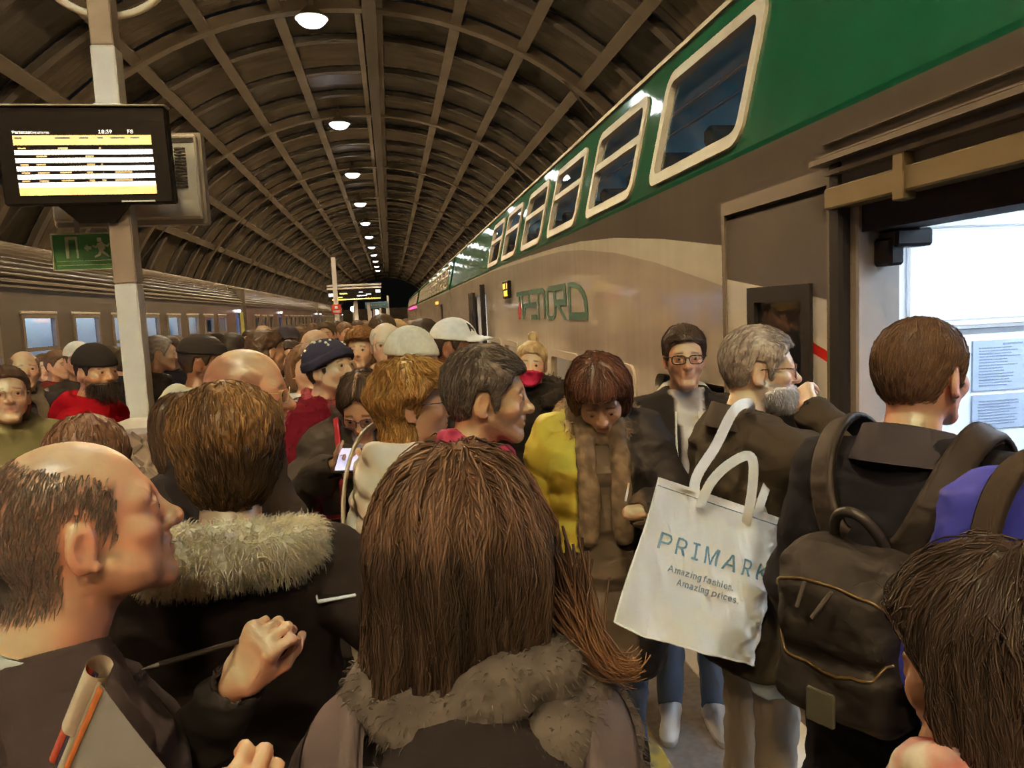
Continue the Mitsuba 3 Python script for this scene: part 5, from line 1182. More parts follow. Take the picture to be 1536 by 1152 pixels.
for sd in (-1, 1):
    pts = [(sd * .06, -.20, 1.27 * s6), (sd * .10, -.20, 1.33 * s6), (sd * .135, -.145, 1.435 * s6), (sd * .15, -.02, 1.50 * s6), (sd * .145, .105, 1.42 * s6), (sd * .15, .16, 1.25 * s6), (sd * .17, .08, 1.02 * s6), (sd * .13, -.20, .98 * s6)]
    from scipy.interpolate import CubicSpline
    p = CubicSpline(range(len(pts)), np.array(pts))(np.linspace(0, len(pts) - 1, 44)); d = np.gradient(p, axis=0); d /= np.linalg.norm(d, axis=1, keepdims=True); n_ = p - np.array([sd * .03, -.02, 1.25 * s6]); n_ -= d * (n_ * d).sum(1, keepdims=True); n_ /= np.linalg.norm(n_, axis=1, keepdims=True); sdv = np.cross(d, n_)
    w_, t_ = .062, .010
    rows = np.stack([p + sdv * w_ / 2 - n_ * t_, p + sdv * w_ / 2 + n_ * t_ * .5, p + sdv * w_ * .3 + n_ * t_, p + n_ * t_ * .7, p - sdv * w_ * .3 + n_ * t_, p - sdv * w_ / 2 + n_ * t_ * .5, p - sdv * w_ / 2 - n_ * t_], 1)
    m = grid_mesh(rows, closed_v=True); wearb('shoulder_strap', m, 'm_nylon', color=col(m.vertices, (.011, .0098, .0095)))

# blue jacket cut off by the right edge
P7 = person('person in a bright blue jacket with a wide dark strap at the right edge', (1.137, 0.952, 1.639), yaw=72, hb=80, skin='fair', hair=dict(style='short', t=.012), hairc=(.03, .02, .015), coat='nylon', coatc=(.035, .045, .36), coatlen=.72, collar='stand', width=1.1, thick=.015)
strap(P7, [(-.10, -.19, 1.0 * P7.s), (-.13, -.185, 1.20 * P7.s), (-.135, -.14, 1.42 * P7.s), (-.12, -.02, 1.50 * P7.s), (-.10, .10, 1.42 * P7.s)], .065, .010, (.016, .0135, .0115), 'bag_strap', 'm_cloth', 'wide dark bag strap')
strap(P7, [(.10, -.19, 1.0 * P7.s), (.13, -.185, 1.20 * P7.s), (.135, -.14, 1.42 * P7.s), (.12, -.02, 1.50 * P7.s), (.10, .10, 1.42 * P7.s)], .085, .010, (.016, .0135, .0115), 'bag_strap', 'm_cloth')

# grey-bearded man with the tote bag
P8 = person('grey-bearded man in a dark khaki jacket, hand at his chin', (1.101, 2.093, 1.590), yaw=88, hb=112, pitch=-2, skin='fair', face=dict(wide=1.02, jaw=1.05, nose=1.1), hair=dict(style='short', t=.012, nape=-.085, side=-.03, front=.068, rough=.008), hairc=(.15, .135, .12), hair2=(.48, .45, .42), locks=1300, lockr=.0011,
    beard=dict(full=1, color=(.50, .50, .52), t=.009, amount=.85, locks=1600, L=.020), glasses=dict(color=(.06, .03, .02), r=.0018), brow=(.3, .27, .25), coat='wool', coatc=(.036, .033, .027), coatlen=.72, collar='lapel', trousers=(.34, .31, .26), shoes=(.1, .08, .06), width=1.14, thick=.015,
    armR=((1.226, 2.028, 1.449), (.9, .3, -.9), 1), finR=(-.75, .2, .62), dorR=(.3, -.9, .3), handR=HOLD)
m = ring_band(P8, .080, .065, -.005, -2.6, 2.6, .009, .028, .05, cy=.0); P8.wear('turned_collar', m, col(m.vertices, (.034, .032, .030)), 'm_cloth', frame='body')
# PRIMARK tote
tt_ = thing('tote_bag', 'large white tote bag printed with blue lettering, hanging from the bearded man', 'bag')
TL = np.array((0.692, 1.878, 1.334)); TR = np.array((1.074, 1.883, 1.175)); BL = np.array((0.539, 1.835, 0.960))
bex = unit(TR - TL); bez = TL - BL; bez = unit(bez - bex * (bez @ bex)); bey = np.cross(bez, bex); BW = np.linalg.norm(TR - TL); BH = np.linalg.norm(TL - BL) * .99
def bag_front(u, v): # u 0..1 across, v 0..1 up; how far the front face bulges towards the viewer
    e = np.clip(np.minimum(u, 1 - u) * 7, 0, 1) ** .6; q = np.stack([u * 3.2, v * 3.0, u * 0 + 2.2], -1)
    crease = (meshkit.fbm(np.stack([(u + .55 * v) * 7, (v - .4 * u) * 2.4, u * 0 + 5.], -1), 3) - .5)
    right = sm(.70, 1.0, u) * (meshkit.fbm(np.stack([u * 7, v * 6, u * 0 + 9.], -1), 3) - .5) * .12
    return (.030 + .032 * (1 - v) ** 1.2 + .008 * (meshkit.noise(q) - .5)) * e + crease * .036 * e * (v < .97) + right
def bag_pt(u, v, side):
    d = bag_front(u, v) if side > 0 else -(.035 + .05 * (1 - v)) * np.clip(np.minimum(u, 1 - u) * 7, 0, 1) ** .6
    xx = u * (1.0 - .02 * sm(0, 1, v)) + .012 * np.sin(v * 7) * (u - .5)
    return TL + bex * (xx * BW)[..., None] + bez * ((v - 1) * BH)[..., None] - bey * -d[..., None] * -1 if False else TL + (xx * BW)[..., None] * bex + ((v - 1) * BH)[..., None] * bez + d[..., None] * (-bey if (bey @ FWD) > 0 else bey)
uu, vv = np.meshgrid(np.linspace(0, 1, 70), np.linspace(0, 1, 76), indexing='ij')
Fp, Bp = bag_pt(uu, vv, 1), bag_pt(uu[::2, ::2], vv[::2, ::2], -1)
mf, mb = grid_mesh(Fp), grid_mesh(Bp)
put(tt_ + '__front_panel', mf, 'm_tote', smooth=True)
bot = np.stack([bag_pt(np.linspace(0, 1, 35), np.zeros(35), 1), bag_pt(np.linspace(0, 1, 35), np.zeros(35), -1)], 1); 
put(tt_ + '__back_panel', [mb, grid_mesh(bot)], 'm_tote', smooth=30)
for u0 in (0., 1.):
    vs = np.linspace(0, 1, 40); fr, bk_ = bag_pt(np.full(40, u0), vs, 1), bag_pt(np.full(40, u0), vs, -1); mid = (fr + bk_) / 2
    put(tt_ + '__gusset', grid_mesh(np.stack([fr + (0.), mid + (bex * (-.02 if u0 else .02)), bk_], 1)), 'm_tote', smooth=True)
    put(tt_ + '__piping', tube(fr, .0032, 6), 'm_tote')
put(tt_ + '__piping', tube(bag_pt(np.linspace(0, 1, 60), np.full(60, 0.), 1), .0032, 6), 'm_tote')
put(tt_ + '__hem_stitching', tube(bag_pt(np.linspace(0, 1, 60), np.full(60, .945), 1) + (-bey if (bey @ FWD) > 0 else bey) * .0006, .0012, 4), 'm_toteink_dark')
def bag_text(s, u0, v0, h, mt, name, spread=1.0, bold=False):
    # letters laid on the cloth one by one, following its folds
    x = u0; parts = []
    for ch in s:
        if ch == ' ': x += h * .35 * spread / BW; continue
        t_ = meshkit.text_mesh(ch, h, .0012, bold); w_ = t_.vertices[:, 0].max()
        for _ in range(2): t_ = t_.subdivide()
        V_ = np.array(t_.vertices); u, vq = x + V_[:, 0] / BW, v0 + V_[:, 1] / BH
        base = bag_pt(u, vq, 1); parts.append(trimesh.Trimesh(base + (-bey if (bey @ FWD) > 0 else bey) * (.0012 + V_[:, 2:3]), t_.faces, process=False)); x += (w_ + h * .22 * spread) / BW
    for i, p_ in enumerate(parts): put(tt_ + '__' + name, p_, mt)
bag_text('PRIMARK', .075, .555, .044, 'm_toteink', 'front_panel__letter', 1.45)
bag_text('Amazing fashion.', .19, .435, .0165, 'm_toteink_dark', 'front_panel__small_letter', .8)
bag_text('Amazing prices.', .27, .365, .0165, 'm_toteink_dark', 'front_panel__small_letter', .8)
def ribbon(pts, w, t, side, n=60):
    from scipy.interpolate import CubicSpline
    p = np.array(pts, float); L_ = np.concatenate([[0], np.cumsum(np.linalg.norm(np.diff(p, axis=0), axis=1))]); p = CubicSpline(L_, p)(np.linspace(0, L_[-1], n))
    d = np.gradient(p, axis=0); d /= np.linalg.norm(d, axis=1, keepdims=True); sd = np.cross(d, np.broadcast_to(side, d.shape)); sd /= np.linalg.norm(sd, axis=1, keepdims=True); q = np.cross(sd, d)
    return grid_mesh(np.stack([p + sd * w / 2 + q * t, p - sd * w / 2 + q * t, p - sd * w / 2 - q * t, p + sd * w / 2 - q * t], 1), closed_v=True)
put(tt_ + '__handle', ribbon([(0.795, 1.854, 1.258), (0.783, 1.861, 1.308), (0.851, 1.880, 1.402), (0.926, 1.899, 1.505), (0.992, 1.949, 1.506), (1.021, 2.038, 1.426), (0.993, 1.947, 1.286), (1.002, 1.883, 1.167)], .028, .0012, FWD), 'm_tote', smooth=30)
put(tt_ + '__handle', ribbon([(0.790, 1.844, 1.250), (0.810, 1.836, 1.305), (0.877, 1.822, 1.374), (0.920, 1.816, 1.387), (0.932, 1.819, 1.334), (0.921, 1.831, 1.226), (0.921, 1.847, 1.185)], .026, .0012, FWD), 'm_tote', smooth=30)
put(tt_ + '__handle', ribbon([(0.946, 1.851, 1.163), (0.969, 1.864, 1.223), (1.004, 1.884, 1.281), (1.041, 1.922, 1.311)], .024, .0012, FWD), 'm_tote', smooth=30)
b2 = thing('carrier_bag', 'pale blue-white carrier bag behind the printed tote bag', 'bag')
c2 = np.array((1.048, 1.938, 0.868)); G = Field(c2 - .28, c2 + .28, .011); R2 = rotz(math.radians(20)) @ roty(-.12)
G.add(loft([(c2[2] - .22, .075, .05, c2[1], c2[0] + .01), (c2[2] - .1, .085, .06, c2[1], c2[0]), (c2[2] + .1, .08, .05, c2[1], c2[0] - .005), (c2[2] + .24, .05, .02, c2[1], c2[0] - .02)], 2.4), .01)
m = G.mesh(); v = np.array(m.vertices); v += np.array(m.vertex_normals) * ((meshkit.fbm(v * 14, 3) - .5) * .05)[:, None]; put(b2 + '__sack', trimesh.Trimesh(v, m.faces, process=False), 'm_bluebag', smooth=True)
put(b2 + '__handle', ribbon([c2 + (-.02, 0, .23), c2 + (-.03, 0, .30), c2 + (-.01, 0, .34), c2 + (.01, .02, .30), c2 + (.0, .0, .23)], .02, .0015, FWD), 'm_bluebag', smooth=30)

# young man in the hooded jacket by the coach
P9 = person('young man with black glasses, black jacket over a pale grey hood, by the coach', (1.167, 2.844, 1.580), yaw=196, hb=196, skin='tan', face=dict(wide=.98, jaw=1.02, nose=1.08), hair=dict(style='short', t=.012, front=.070, side=-.01, crown=.8, temple=.045), hairc=(.008, .006, .005), hair2=(.03, .022, .018), locks=600, lockr=.0014,
    glasses=dict(color=(.008, .008, .008), r=.0021, h=.017), beard=dict(amount=.10, color=(.06, .04, .03)), coat='wool', coatc=BLACK, coatlen=.86, collar='stand', trousers=(.10, .14, .21), shoes=(.75, .72, .68), brow=(.01, .008, .006),
    coatpaint=lambda v, c: np.where((np.abs(v[:, 0] + .01) < .055 + .02 * np.sin(v[:, 2] * 9))[:, None] & (v[:, 1] > .0)[:, None], np.array([.36, .34, .31]), c))
G = Field(P9.nb - .22, P9.nb + .22, .009)
for k, (r, t, z) in enumerate(((.088, .030, .030), (.105, .034, -.012))): G.add(chain([P9.nb + np.array([r * 1.05 * math.sin(a_), -r * math.cos(a_) + .015, z - .052 * (1 - math.cos(a_))]) for a_ in np.linspace(-2.6, 2.6, 24)], [t * (.25 + .75 * math.cos(a_ / 2)) for a_ in np.linspace(-2.6, 2.6, 24)]), .012)
m = G.mesh(); v = np.array(m.vertices); v += np.array(m.vertex_normals) * ((meshkit.fbm(v * 22, 2) - .5) * .016)[:, None]; P9.wear('hood', trimesh.Trimesh(v, m.faces, process=False), col(v, (.42, .40, .36)), 'm_cloth', 'pale grey hood', frame='body')
for sd in (-1, 1): m = tube(P9.nb + np.array([(sd * .045, .115, -.06), (sd * .05, .155, -.14), (sd * .048, .165, -.30)]), .005, 6); P9.wear('drawstring', m, col(m.vertices, (.55, .52, .48)), 'm_cloth', frame='body')
m = trimesh.creation.cylinder(.016, .006, sections=16); m.apply_transform(trimesh.transformations.rotation_matrix(PI / 2, (1, 0, 0))); m.apply_translation((-.105, .158, 1.27 * P9.s)); P9.wear('round_badge', m, col(m.vertices, (.4, .4, .4)), 'm_plain', 'small round pale badge', frame='body')

# woman looking down, yellow-lined parka
P10 = person('auburn-haired woman looking down, coat black on one side and mustard on the other', (0.682, 2.405, 1.496), yaw=190, hb=193, pitch=-34, roll=5, female=True, skin='fair', fwd=.09, H=1.70, hair=dict(style='bob', t=.020, L=.17, vol=1.12, front=.055, fwd=.03), hairc=(.018, .0085, .006), hair2=(.085, .037, .024), locks=1500, lockr=.0017,
    coat='puffer', coatc=(.012, .012, .014), coatlen=.52, collar='fur', collarc=(.40, .30, .20), puff=.17, thick=-.004, trousers=(.045, .065, .11), shoes=BLACK, boot=True,
    armR=((.28, .02, .80), (.6, -.9, -.2)), armL=((0.705, 2.105, 1.177), (-.8, -.4, -.6), 1), finL=(-.75, -.5, -.1), dorL=(.2, -.6, .8), handL=PINCH,
    coatpaint=lambda v, c: np.where((v[:, 0] > .085 + .05 * np.clip(1.3 - v[:, 2], -.2, 1))[:, None], np.array([.43, .34, .055]) * (.8 + .4 * meshkit.noise(v * 14))[:, None], np.where((np.abs(v[:, 0]) < .095)[:, None] & (v[:, 1] > .02)[:, None], np.array([.050, .042, .032]), c)),
    scarf=dict(color=(.060, .050, .036), color2=(.15, .12, .085), R=.085, t=.036, rolls=2, tails=1, label='taupe scarf with hanging ends'))
cg = thing('cigarette', 'short pale cigarette in the fingers of the auburn-haired woman', 'cigarette')
e10 = np.array((0.650, 2.057, 1.227)); put(cg + '__paper', tube([e10, e10 + (.012, .01, .035)], .0038, 8), 'm_white'); put(cg + '__filter', tube([e10 + (.012, .01, .035), e10 + (.017, .014, .05)], .0038, 8), 'm_gold')

# grey-haired man in profile
P11 = person('man with greying swept-back hair in profile, magenta scarf, black fur-textured jacket', (0.241, 1.903, 1.579), yaw=84, hb=102, pitch=-2, skin='olive', face=dict(wide=1.0, jaw=1.06, nose=1.12), hair=dict(style='short', t=.014, nape=-.088, side=-.03, front=.066, crown=.7), hairc=(.010, .0095, .009), hair2=(.15, .14, .13), locks=2200, lockr=.0011, beard=dict(amount=.62, color=(.13, .11, .10)), brow=(.04, .03, .025),
    coat='fur', coatc=(.018, .017, .017), coatlen=.78, collar='stand', scarf=dict(color=(.22, .018, .055), color2=(.34, .05, .10), R=.078, t=.026, rolls=2, label='magenta scarf'))
G = Field(P11.nb + np.array([-.16, .0, -.42]), P11.nb + np.array([.16, .26, .02]), .01)
for sx in (-.05, .05): G.add(chain([P11.nb + (sx, .10, -.06), P11.nb + (sx * 1.2, .165, -.18), P11.nb + (sx, .175, -.40)], [.034, .042, .036]), .02)
m = G.mesh(); v = np.array(m.vertices); P11.wear('blue_scarf', m, col(v, (.02, .06, .10), (.10, .20, .24), np.clip(meshkit.fbm(v * 45, 2) * 2.4 - .7, 0, 1)), 'm_cloth', 'blue patterned scarf ends', frame='body')

# curly blonde woman in the cream puffer
P12 = person('curly dark-blonde woman in glasses and a cream padded jacket', (0.057, 2.224, 1.536), yaw=62, hb=92, female=True, skin='tan', face=dict(nose=1.1), hair=dict(style='curly', t=.020, L=.19, vol=.88, front=.05, open=1.15), hairc=(.12, .062, .018), hair2=(.45, .27, .10), locks=1500, lockr=.0022, glasses=dict(color=(.05, .06, .12), r=.0016), brow=(.15, .09, .05),
    coat='puffer', coatc=(.62, .52, .42), coatlen=.76, collar='stand', puff=.075, trousers=(.1, .09, .08), armL=((-.27, .10, .84), (-.5, -1, -.1)))
strap(P12, [(-.02, -.20, .86), (-.08, -.19, 1.10), (-.13, -.15, 1.32), (-.145, -.06, 1.46), (-.12, .06, 1.44), (-.06, .17, 1.25)], .035, .005, (.50, .45, .36), 'bag_strap', 'm_leather', 'cream leather bag strap', up=(0, 0, 1.2))
# beanie
P13 = person('person in a cream woollen hat just behind the curly dark-blonde woman', (0.096, 3.139, 1.596), yaw=60, hb=75, female=True, skin='fair', hair=dict(style='bob', t=.002, L=.16, vol=.86, front=.05), hairc=(.12, .06, .02), hair2=(.3, .17, .07), hat=dict(kind='beanie', color=(.66, .60, .50), tall=.03, line=.028, tilt=.6, rib=1, label='cream woollen hat'), coat='wool', coatc=(.05, .045, .04), far=True)
# white cap with the letter A
ca = meshkit.text_mesh('A', .034, .004, True); v = np.array(ca.vertices); v -= [v[:, 0].mean(), v[:, 1].mean(), 0]; aa = PI / 2 - .30 - v[:, 0] / .098 * .0 
# the letter wraps round the right front of the cap
aa = .25 - v[:, 0] / .10; kz = np.sqrt(1 - ((.084 + v[:, 1] - .036) / .096) ** 2) * (1.02 + v[:, 2] * 8); ca = trimesh.Trimesh(np.stack([np.sin(aa) * .088 * kz, np.cos(aa) * .110 * kz - .012, .084 + v[:, 1]], 1), ca.faces[:, ::-1], process=False)
P14 = person('man in a white cap with a black letter A and a yellow collar', (0.277, 3.248, 1.653), yaw=80, hb=116, skin='brown', hair=dict(style='short', t=.006), hairc=(.008, .006, .005), beard=dict(amount=.8, color=(.02, .014, .012)), hat=dict(kind='cap', color=(.72, .68, .62), label='white baseball cap', decor=[('cap_letter', ca, (.01, .01, .01), 'black letter A')]), coat='wool', coatc=CHAR, far=True)
m = ring_band(P14, .082, .055, -.05, -2.9, 2.9, .014, .03, .04); P14.wear('yellow_collar', m, col(m.vertices, (.75, .48, .02)), 'm_cloth', 'yellow collar', frame='body')
# red mask, black fur hood
P15 = person('blonde woman with a raspberry face mask and black fur collar by the coach', (0.737, 3.924, 1.510), yaw=192, hb=194, roll=-6, female=True, skin='fair', hair=dict(style='bun', t=.010, front=.06, bun=((0, -.015, .146), .030), crown=.2), hairc=(.26, .17, .08), hair2=(.55, .42, .25), mask=(.50, .03, .09), brow=(.08, .05, .03),
    coat='wool', coatc=(.008, .008, .008), coatlen=.5, collar='fur', collarc=(.012, .011, .011), collar_size=1.35, thick=.02)
# woman with the phone
P16 = person('woman with dark hair and glasses looking down at her phone', (-0.118, 2.784, 1.472), yaw=186, hb=193, pitch=-30, female=True, skin='tan', fwd=.08, H=1.68, face=dict(wide=.98), hair=dict(style='long', t=.010, L=.22, vol=.90, front=.060, fwd=.025, part=.034, open=1.02), hairc=(.010, .007, .0055), hair2=(.036, .024, .017), locks=1300, lockr=.0014, hairpaint=lambda v, c: np.where(((np.abs(v[:, 0]) < .0035) & (v[:, 1] > -.03) & (v[:, 2] > .04))[:, None], np.array([.30, .19, .13]), c), glasses=dict(color=(.02, .02, .05), r=.0016),
    coat='puffer', coatc=(.016, .015, .014), coatlen=.55, collar='hood', puff=.15, armR=((-0.220, 2.530, 1.305), (.8, -.5, -.7), 1), armL=((-0.083, 2.486, 1.289), (-.8, -.5, -.7), 1), finR=(-.75, .6, .12), finL=(.75, .6, .12), dorR=(.2, .5, -.8), dorL=(-.2, .5, -.8), handL=HOLD, handR=HOLD,
    coatpaint=lambda v, c: np.where((np.abs(v[:, 0] + .0) < .035)[:, None] & (v[:, 1] > .02)[:, None] & (v[:, 2] > 1.28)[:, None], np.array([.25, .22, .30]), c))
p16 = thing('mobile_phone', 'dark phone held by the woman with centre-parted hair', 'phone')
M16 = frame_of(np.array((-0.163, 2.423, 1.344)), unit((1, -.1, -.05)), unit((.1, 1, .35)), unit((0.0, -.35, 1)))
put(p16 + '__case', placed(bx(-.037, .037, -.075, .075, -.0045, .0035, .003), M16), 'm_bezel'); put(p16 + '__lit_screen', placed(bx(-.033, .033, -.070, .070, .0036, .0042), M16), 'm_white', emit=(.42, .40, .75))
strap(P16, [(.10, .15, .85), (.085, .165, 1.1), (.09, .14, 1.30), (.11, .05, 1.43)], .022, .004, (.32, .02, .035), 'red_bag_strap', 'm_leather', 'red bag strap')
hb_ = thing('handbag', 'small red handbag at the hip of the woman with the phone', 'bag')
c3 = P16.out(np.array([.13, .16, .96])); G = Field(c3 - .16, c3 + .16, .010); G.add(cube(c3, (.10, .045, .07), .03), .01); G.add(chain([c3 + (-.07, 0, .06), c3 + (-.04, 0, .12), c3 + (.04, 0, .12), c3 + (.07, 0, .06)], .010), .005)
m = G.mesh(); put(hb_ + '__body', m, 'm_leather', smooth=True, color=col(m.vertices, (.34, .02, .035))); put(hb_ + '__clasp', bx(c3[0] - .012, c3[0] + .012, c3[1] - .052, c3[1] - .044, c3[2] - .01, c3[2] + .01, .003), 'm_gold')

# navy hat with pearls
an = np.random.default_rng(5); pearls = [trimesh.creation.icosphere(1, .007).apply_translation((.094 * math.sin(b_) * math.cos(e_), -.018 + .115 * math.cos(b_) * math.cos(e_), .045 + .090 * math.sin(e_))) for b_, e_ in zip(an.uniform(-.5, 2.6, 12), an.uniform(.15, 1.1, 12))]
P17 = person('woman in a navy pearl-beaded hat and burgundy fur coat', (-0.264, 3.277, 1.588), yaw=120, hb=128, pitch=10, female=True, skin='pale', hat=dict(kind='soft', color=(.012, .014, .030), label='navy hat with pearl beads', decor=[('pearl_bead', pearls, (.7, .68, .6), 'pale pearl beads')]), glasses=dict(color=(.6, .45, .3), r=.0014), hair=dict(style='short', t=.008), hairc=(.02, .015, .012),
    coat='fur', coatc=(.065, .005, .012), coatlen=.6, collar='stand', locks=900, scarf=dict(color=(.02, .02, .02), color2=(.30, .06, .09), R=.08, t=.024, rolls=1, tails=1, label='dark scarf with a pink edge'), armR=((.20, .2, 1.05), (.6, -.7, -.6)))

# ---------------------------------------------------------------- people farther back
FR = 'people far back on the platform'
def quick(label, head, yaw, hb=None, **kw):
    kw.setdefault('far', True); return person(label, head, yaw=yaw, hb=hb, **kw)
SH = lambda t=.012, **k: dict(style='short', t=t, **k)
quick('girl with brown hair in a pale grey and green jacket, behind the burgundy coat', (-0.435, 3.911, 1.551), 150, female=True, skin='fair', hair=dict(style='bob', t=.010, L=.16), hairc=(.06, .035, .02), hair2=(.18, .11, .07), coat='nylon', coatc=(.36, .40, .42))
quick('bald man in dark clothes looking left, behind the navy hat', (-0.550, 5.463, 1.617), 220, 255, skin='fair', face=dict(wide=1.03), grey_side=((.2, .14, .1), .4), coat='wool', coatc=CHAR)
quick('woman with curly ginger-brown hair facing us, grey coat', (-0.196, 4.794, 1.602), 190, female=True, skin='fair', hair=dict(style='curly', t=.02, L=.16, vol=.95, front=.06), hairc=(.10, .05, .02), hair2=(.32, .17, .07), locks=400, lockr=.003, coat='wool', coatc=(.10, .10, .095), collar='hood')
quick('man with glasses, white receding hair and a brown patterned scarf, facing us', (-0.027, 4.009, 1.652), 178, skin='pale', face=dict(wide=1.04, jaw=1.05), hair=dict(style='bald', t=.008, rim=.09, side=-.02, temple=.05, front=.2), hairc=(.45, .42, .38), hair2=(.6, .57, .52), glasses=dict(color=(.3, .25, .2), r=.0014), coat='wool', coatc=(.085, .085, .075), scarf=dict(color=(.24, .17, .11), color2=(.42, .38, .34), R=.082, t=.03, rolls=1, tails=1, freq=55, label='brown patterned scarf'), brow=(.4, .36, .3))
quick('person with dark curly hair from behind, just right of the bald red scalp', (-0.732, 4.577, 1.625), 35, 55, skin='tan', hair=dict(style='curly', t=.016, L=.05, vol=.85), hairc=(.02, .012, .008), hair2=(.07, .045, .03), coat='wool', coatc=(.03, .03, .02))
quick('dark-haired woman in black with a pale green scarf', (-0.682, 5.222, 1.542), 170, female=True, skin='tan', hair=dict(style='long', t=.01, L=.2, vol=.85), hairc=(.012, .008, .006), coat='wool', coatc=BLACK, scarf=dict(color=(.20, .32, .13), R=.1, t=.03, rolls=1, label='pale green scarf'))
quick('person in a dark peaked cap, left of the bald man in dark clothes', (-0.768, 5.806, 1.645), 170, skin='tan', hat=dict(kind='cap', color=(.02, .02, .03)), hair=SH(.006), coat='wool', coatc=(.03, .025, .03))
quick('bearded man in a black cap and a cream hooded top', (-0.871, 3.683, 1.628), 55, 95, skin='brown', hair=SH(.010), hairc=(.008, .006, .005), beard=dict(full=1, color=(.012, .009, .008), t=.012, amount=.9), hat=dict(kind='beanie', color=(.012, .012, .013), line=.03), coat='fleece', coatc=(.62, .55, .40), collar='hood', width=1.05)
quick('man with square black glasses in a navy coat facing us, right of the display pole', (-1.692, 6.051, 1.609), 175, 176, skin='fair', face=dict(wide=1.02), hair=SH(.010, front=.068), hairc=(.03, .02, .013), hair2=(.09, .06, .04), glasses=dict(color=(.03, .02, .015), r=.0024), coat='wool', coatc=(.018, .021, .034), collar='lapel')
quick('grey-haired man in a black leather jacket, half hidden by the display pole', (-1.563, 5.370, 1.620), 84, 74, skin='fair', hair=SH(.010, front=.07), hairc=(.20, .18, .16), hair2=(.42, .39, .36), coat='leather', coatc=(.012, .012, .013), collar='hood', scarf=dict(color=(.5, .02, .03), R=.08, t=.02, rolls=1, label='red scarf'), width=1.06)
quick('small balding man between the navy coat and the cream hooded top', (-1.763, 6.872, 1.563), 165, skin='fair', grey_side=((.12, .08, .06), .5), glasses=dict(color=(.05, .03, .02)), coat='wool', coatc=(.25, .18, .10))
quick('person in a black hat behind the cream hooded top', (-1.437, 6.518, 1.595), 140, skin='fair', hat=dict(kind='soft', color=(.012, .012, .014)), hair=SH(.01), coat='wool', coatc=BLACK)
quick('dark-haired person right of the black hat, seen from behind', (-1.138, 5.657, 1.602), 20, skin='tan', hair=SH(.015), hairc=(.01, .008, .007), coat='wool', coatc=CHAR)
quick('man with a long black beard, black cap and red hooded top', (-1.420, 3.870, 1.599), 100, 128, skin='tan', face=dict(nose=1.1), hat=dict(kind='beanie', color=(.010, .010, .011), line=.026, tall=.01), beard=dict(full=1, color=(.010, .008, .008), t=.011, amount=1, locks=500, L=.05), brow=(.01, .008, .006), coat='fleece', coatc=(.30, .008, .016), collar='hood', width=1.05, hair=SH(.006), hairc=(.01, .008, .008))
quick('young man in a white cap and sports jacket by the lit coach windows', (-2.050, 5.294, 1.607), 150, 152, pitch=4, skin='tan', hat=dict(kind='cap', color=(.62, .60, .58), label='white cap'), hair=SH(.008), coat='nylon', coatc=(.013, .013, .014), coatpaint=lambda v, c: np.where((v[:, 0] > .19)[:, None], np.array([.20, .20, .18]), np.where(((v[:, 2] < 1.02) & (v[:, 2] > .95))[:, None], np.array([.55, .32, .02]), c)))
quick('man with cropped receding hair and a dark scarf, left of the white cap', (-2.210, 4.910, 1.581), 140, 150, pitch=5, skin='fair', face=dict(wide=1.0), hair=dict(style='bald', t=.005, rim=.085, side=-.02, temple=.05, front=.2), hairc=(.07, .05, .035), coat='wool', coatc=(.022, .022, .030), collar='lapel', scarf=dict(color=(.055, .05, .04), R=.085, t=.024, rolls=1, tails=1, label='dark scarf'))
quick('dark-haired woman in an olive padded jacket at the left edge', (-1.629, 3.440, 1.541), 140, 150, pitch=8, female=True, skin='fair', hair=dict(style='bob', t=.010, L=.16, vol=.9), hairc=(.02, .013, .01), glasses=dict(color=(.4, .3, .2)), coat='puffer', coatc=(.16, .165, .085), collar='hood', puff=.16, width=1.15, coatlen=.7)
quick('dark-haired man in a navy jacket right behind the display pole', (-2.235, 6.738, 1.504), 20, 10, skin='fair', hair=SH(.012), hairc=(.02, .014, .01), coat='wool', coatc=(.017, .020, .032), collar='hood', width=1.1)
quick('dark-haired person from behind, just left of the golden-haired woman', (-0.664, 2.463, 1.452), -5, -10, female=True, skin='fair', hair=dict(style='bob', t=.016, L=.13, vol=.98), hairc=(.014, .009, .007), hair2=(.06, .04, .025), locks=500, coat='wool', coatc=(.025, .024, .028), width=1.1)
quick('brown-haired person behind the balding man, only the top of the head showing', (-0.722, 1.863, 1.471), -20, -10, skin='fair', hair=SH(.014), hairc=(.05, .028, .018), hair2=(.16, .10, .07), locks=500, coat='wool', coatc=CHAR, width=.95)
quick('person with short dark hair between the cream hat and the white cap', (0.198, 4.430, 1.644), 30, skin='tan', hair=SH(.016), hairc=(.01, .008, .007), coat='wool', coatc=(.05, .045, .04))
quick('tall person with tousled dark hair just behind the white-haired man with glasses', (-0.056, 5.491, 1.677), 10, skin='tan', hair=SH(.022), hairc=(.018, .012, .008), coat='wool', coatc=(.06, .05, .04))
quick('person in a fawn knitted hat behind the white-haired man with glasses', (0.059, 5.979, 1.649), 60, skin='fair', hat=dict(kind='beanie', color=(.30, .22, .13), line=.03), hair=SH(.01), coat='wool', coatc=(.03, .03, .03))
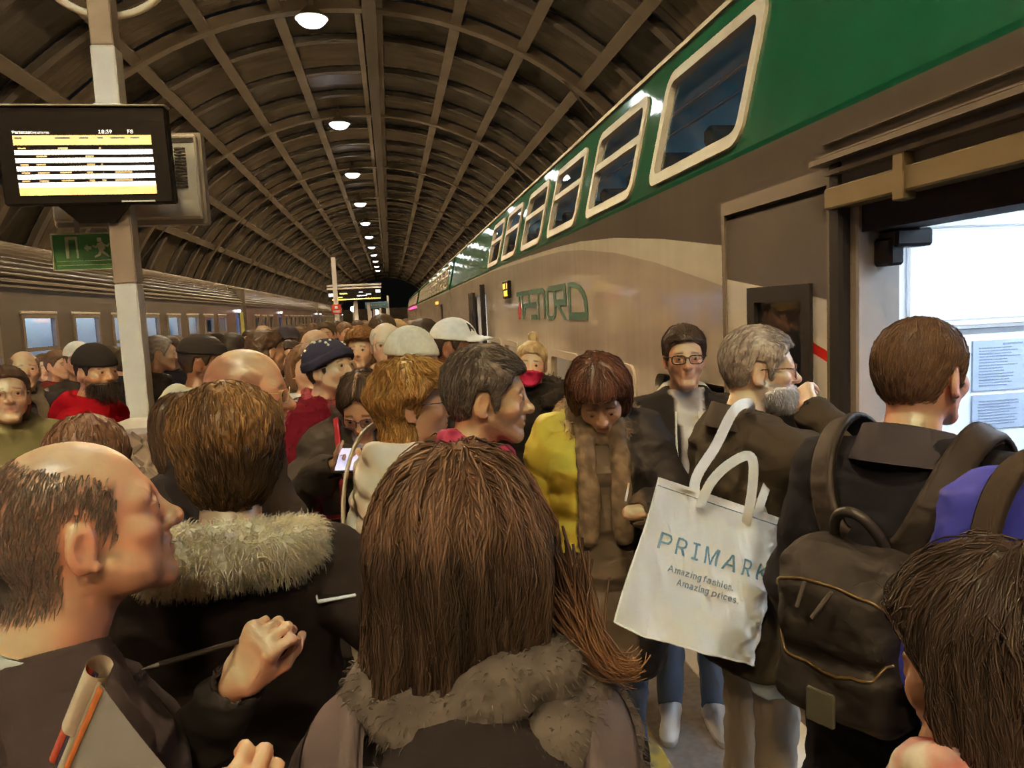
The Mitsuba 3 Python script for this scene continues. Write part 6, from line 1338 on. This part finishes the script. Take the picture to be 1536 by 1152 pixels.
# small figures in the distance
g = np.random.default_rng(21)
PAL = [(.012, .012, .014), (.03, .03, .035), (.06, .05, .04), (.02, .025, .045), (.16, .12, .07), (.10, .02, .02), (.20, .19, .17)]
def tiny(label, head, yaw, **kw):
    hs = kw.pop('hs', 'short'); quick(label, head, yaw, skin=['fair', 'tan', 'pale', 'olive'][int(g.integers(4))], hair=dict(style=hs, t=.012), hairc=tuple(np.array([.03, .02, .013]) * g.uniform(.5, 4)), coat='wool', coatc=PAL[int(g.integers(len(PAL)))], eyes=False, group=FR, detail=.8, **kw)
tiny('bald far man beyond the blue coach door, left of centre', (-1.181, 7.298, 1.661), 30, hs='bald')
tiny('far person just left of the thin white post', (-0.618, 7.411, 1.655), 190)
tiny('far person in the gap between the thin white post and the ginger-brown curls', (-0.488, 8.202, 1.636), 150)
tiny('far red-faced man below the destination board', (-0.377, 8.796, 1.648), 180)
tiny('far person below the blue sign, left of the tousled dark hair', (-0.207, 7.750, 1.632), 10)
tiny('far person at the coach door, right of the fawn hat', (0.266, 8.487, 1.621), 60)
tiny('far person left of the bald far man', (-1.427, 7.942, 1.608), 200, female=True)
tiny('far person between the peaked cap and the thin white post', (-1.046, 9.103, 1.613), 20)
tiny('far person above the peaked cap, near the left train', (-1.238, 8.523, 1.616), 160)
tiny('far woman near the left train, left of the dark curly hair', (-1.609, 8.475, 1.556), 160, female=True, hs='short')
tiny('far person just right of the destination board posts', (-0.400, 11.749, 1.633), 180)
tiny('farthest person below the red notice', (-0.793, 11.305, 1.650), 10)
tiny('far person close to the right train, beyond the fawn hat', (0.256, 12.153, 1.626), 180)
tiny('far person left of the lamp by the red notice', (-1.291, 12.908, 1.625), 20)
tiny('far person behind the grey-haired man at the pole', (-2.116, 7.845, 1.575), 170)
tiny('far person by the lit coach windows, left of the pole', (-2.481, 7.187, 1.527), 90)
tiny('far person between the white cap and the red hooded top', (-2.762, 6.722, 1.524), 120)
tiny('far person left of the white cap by the coach windows', (-3.163, 7.392, 1.480), 150, female=True)
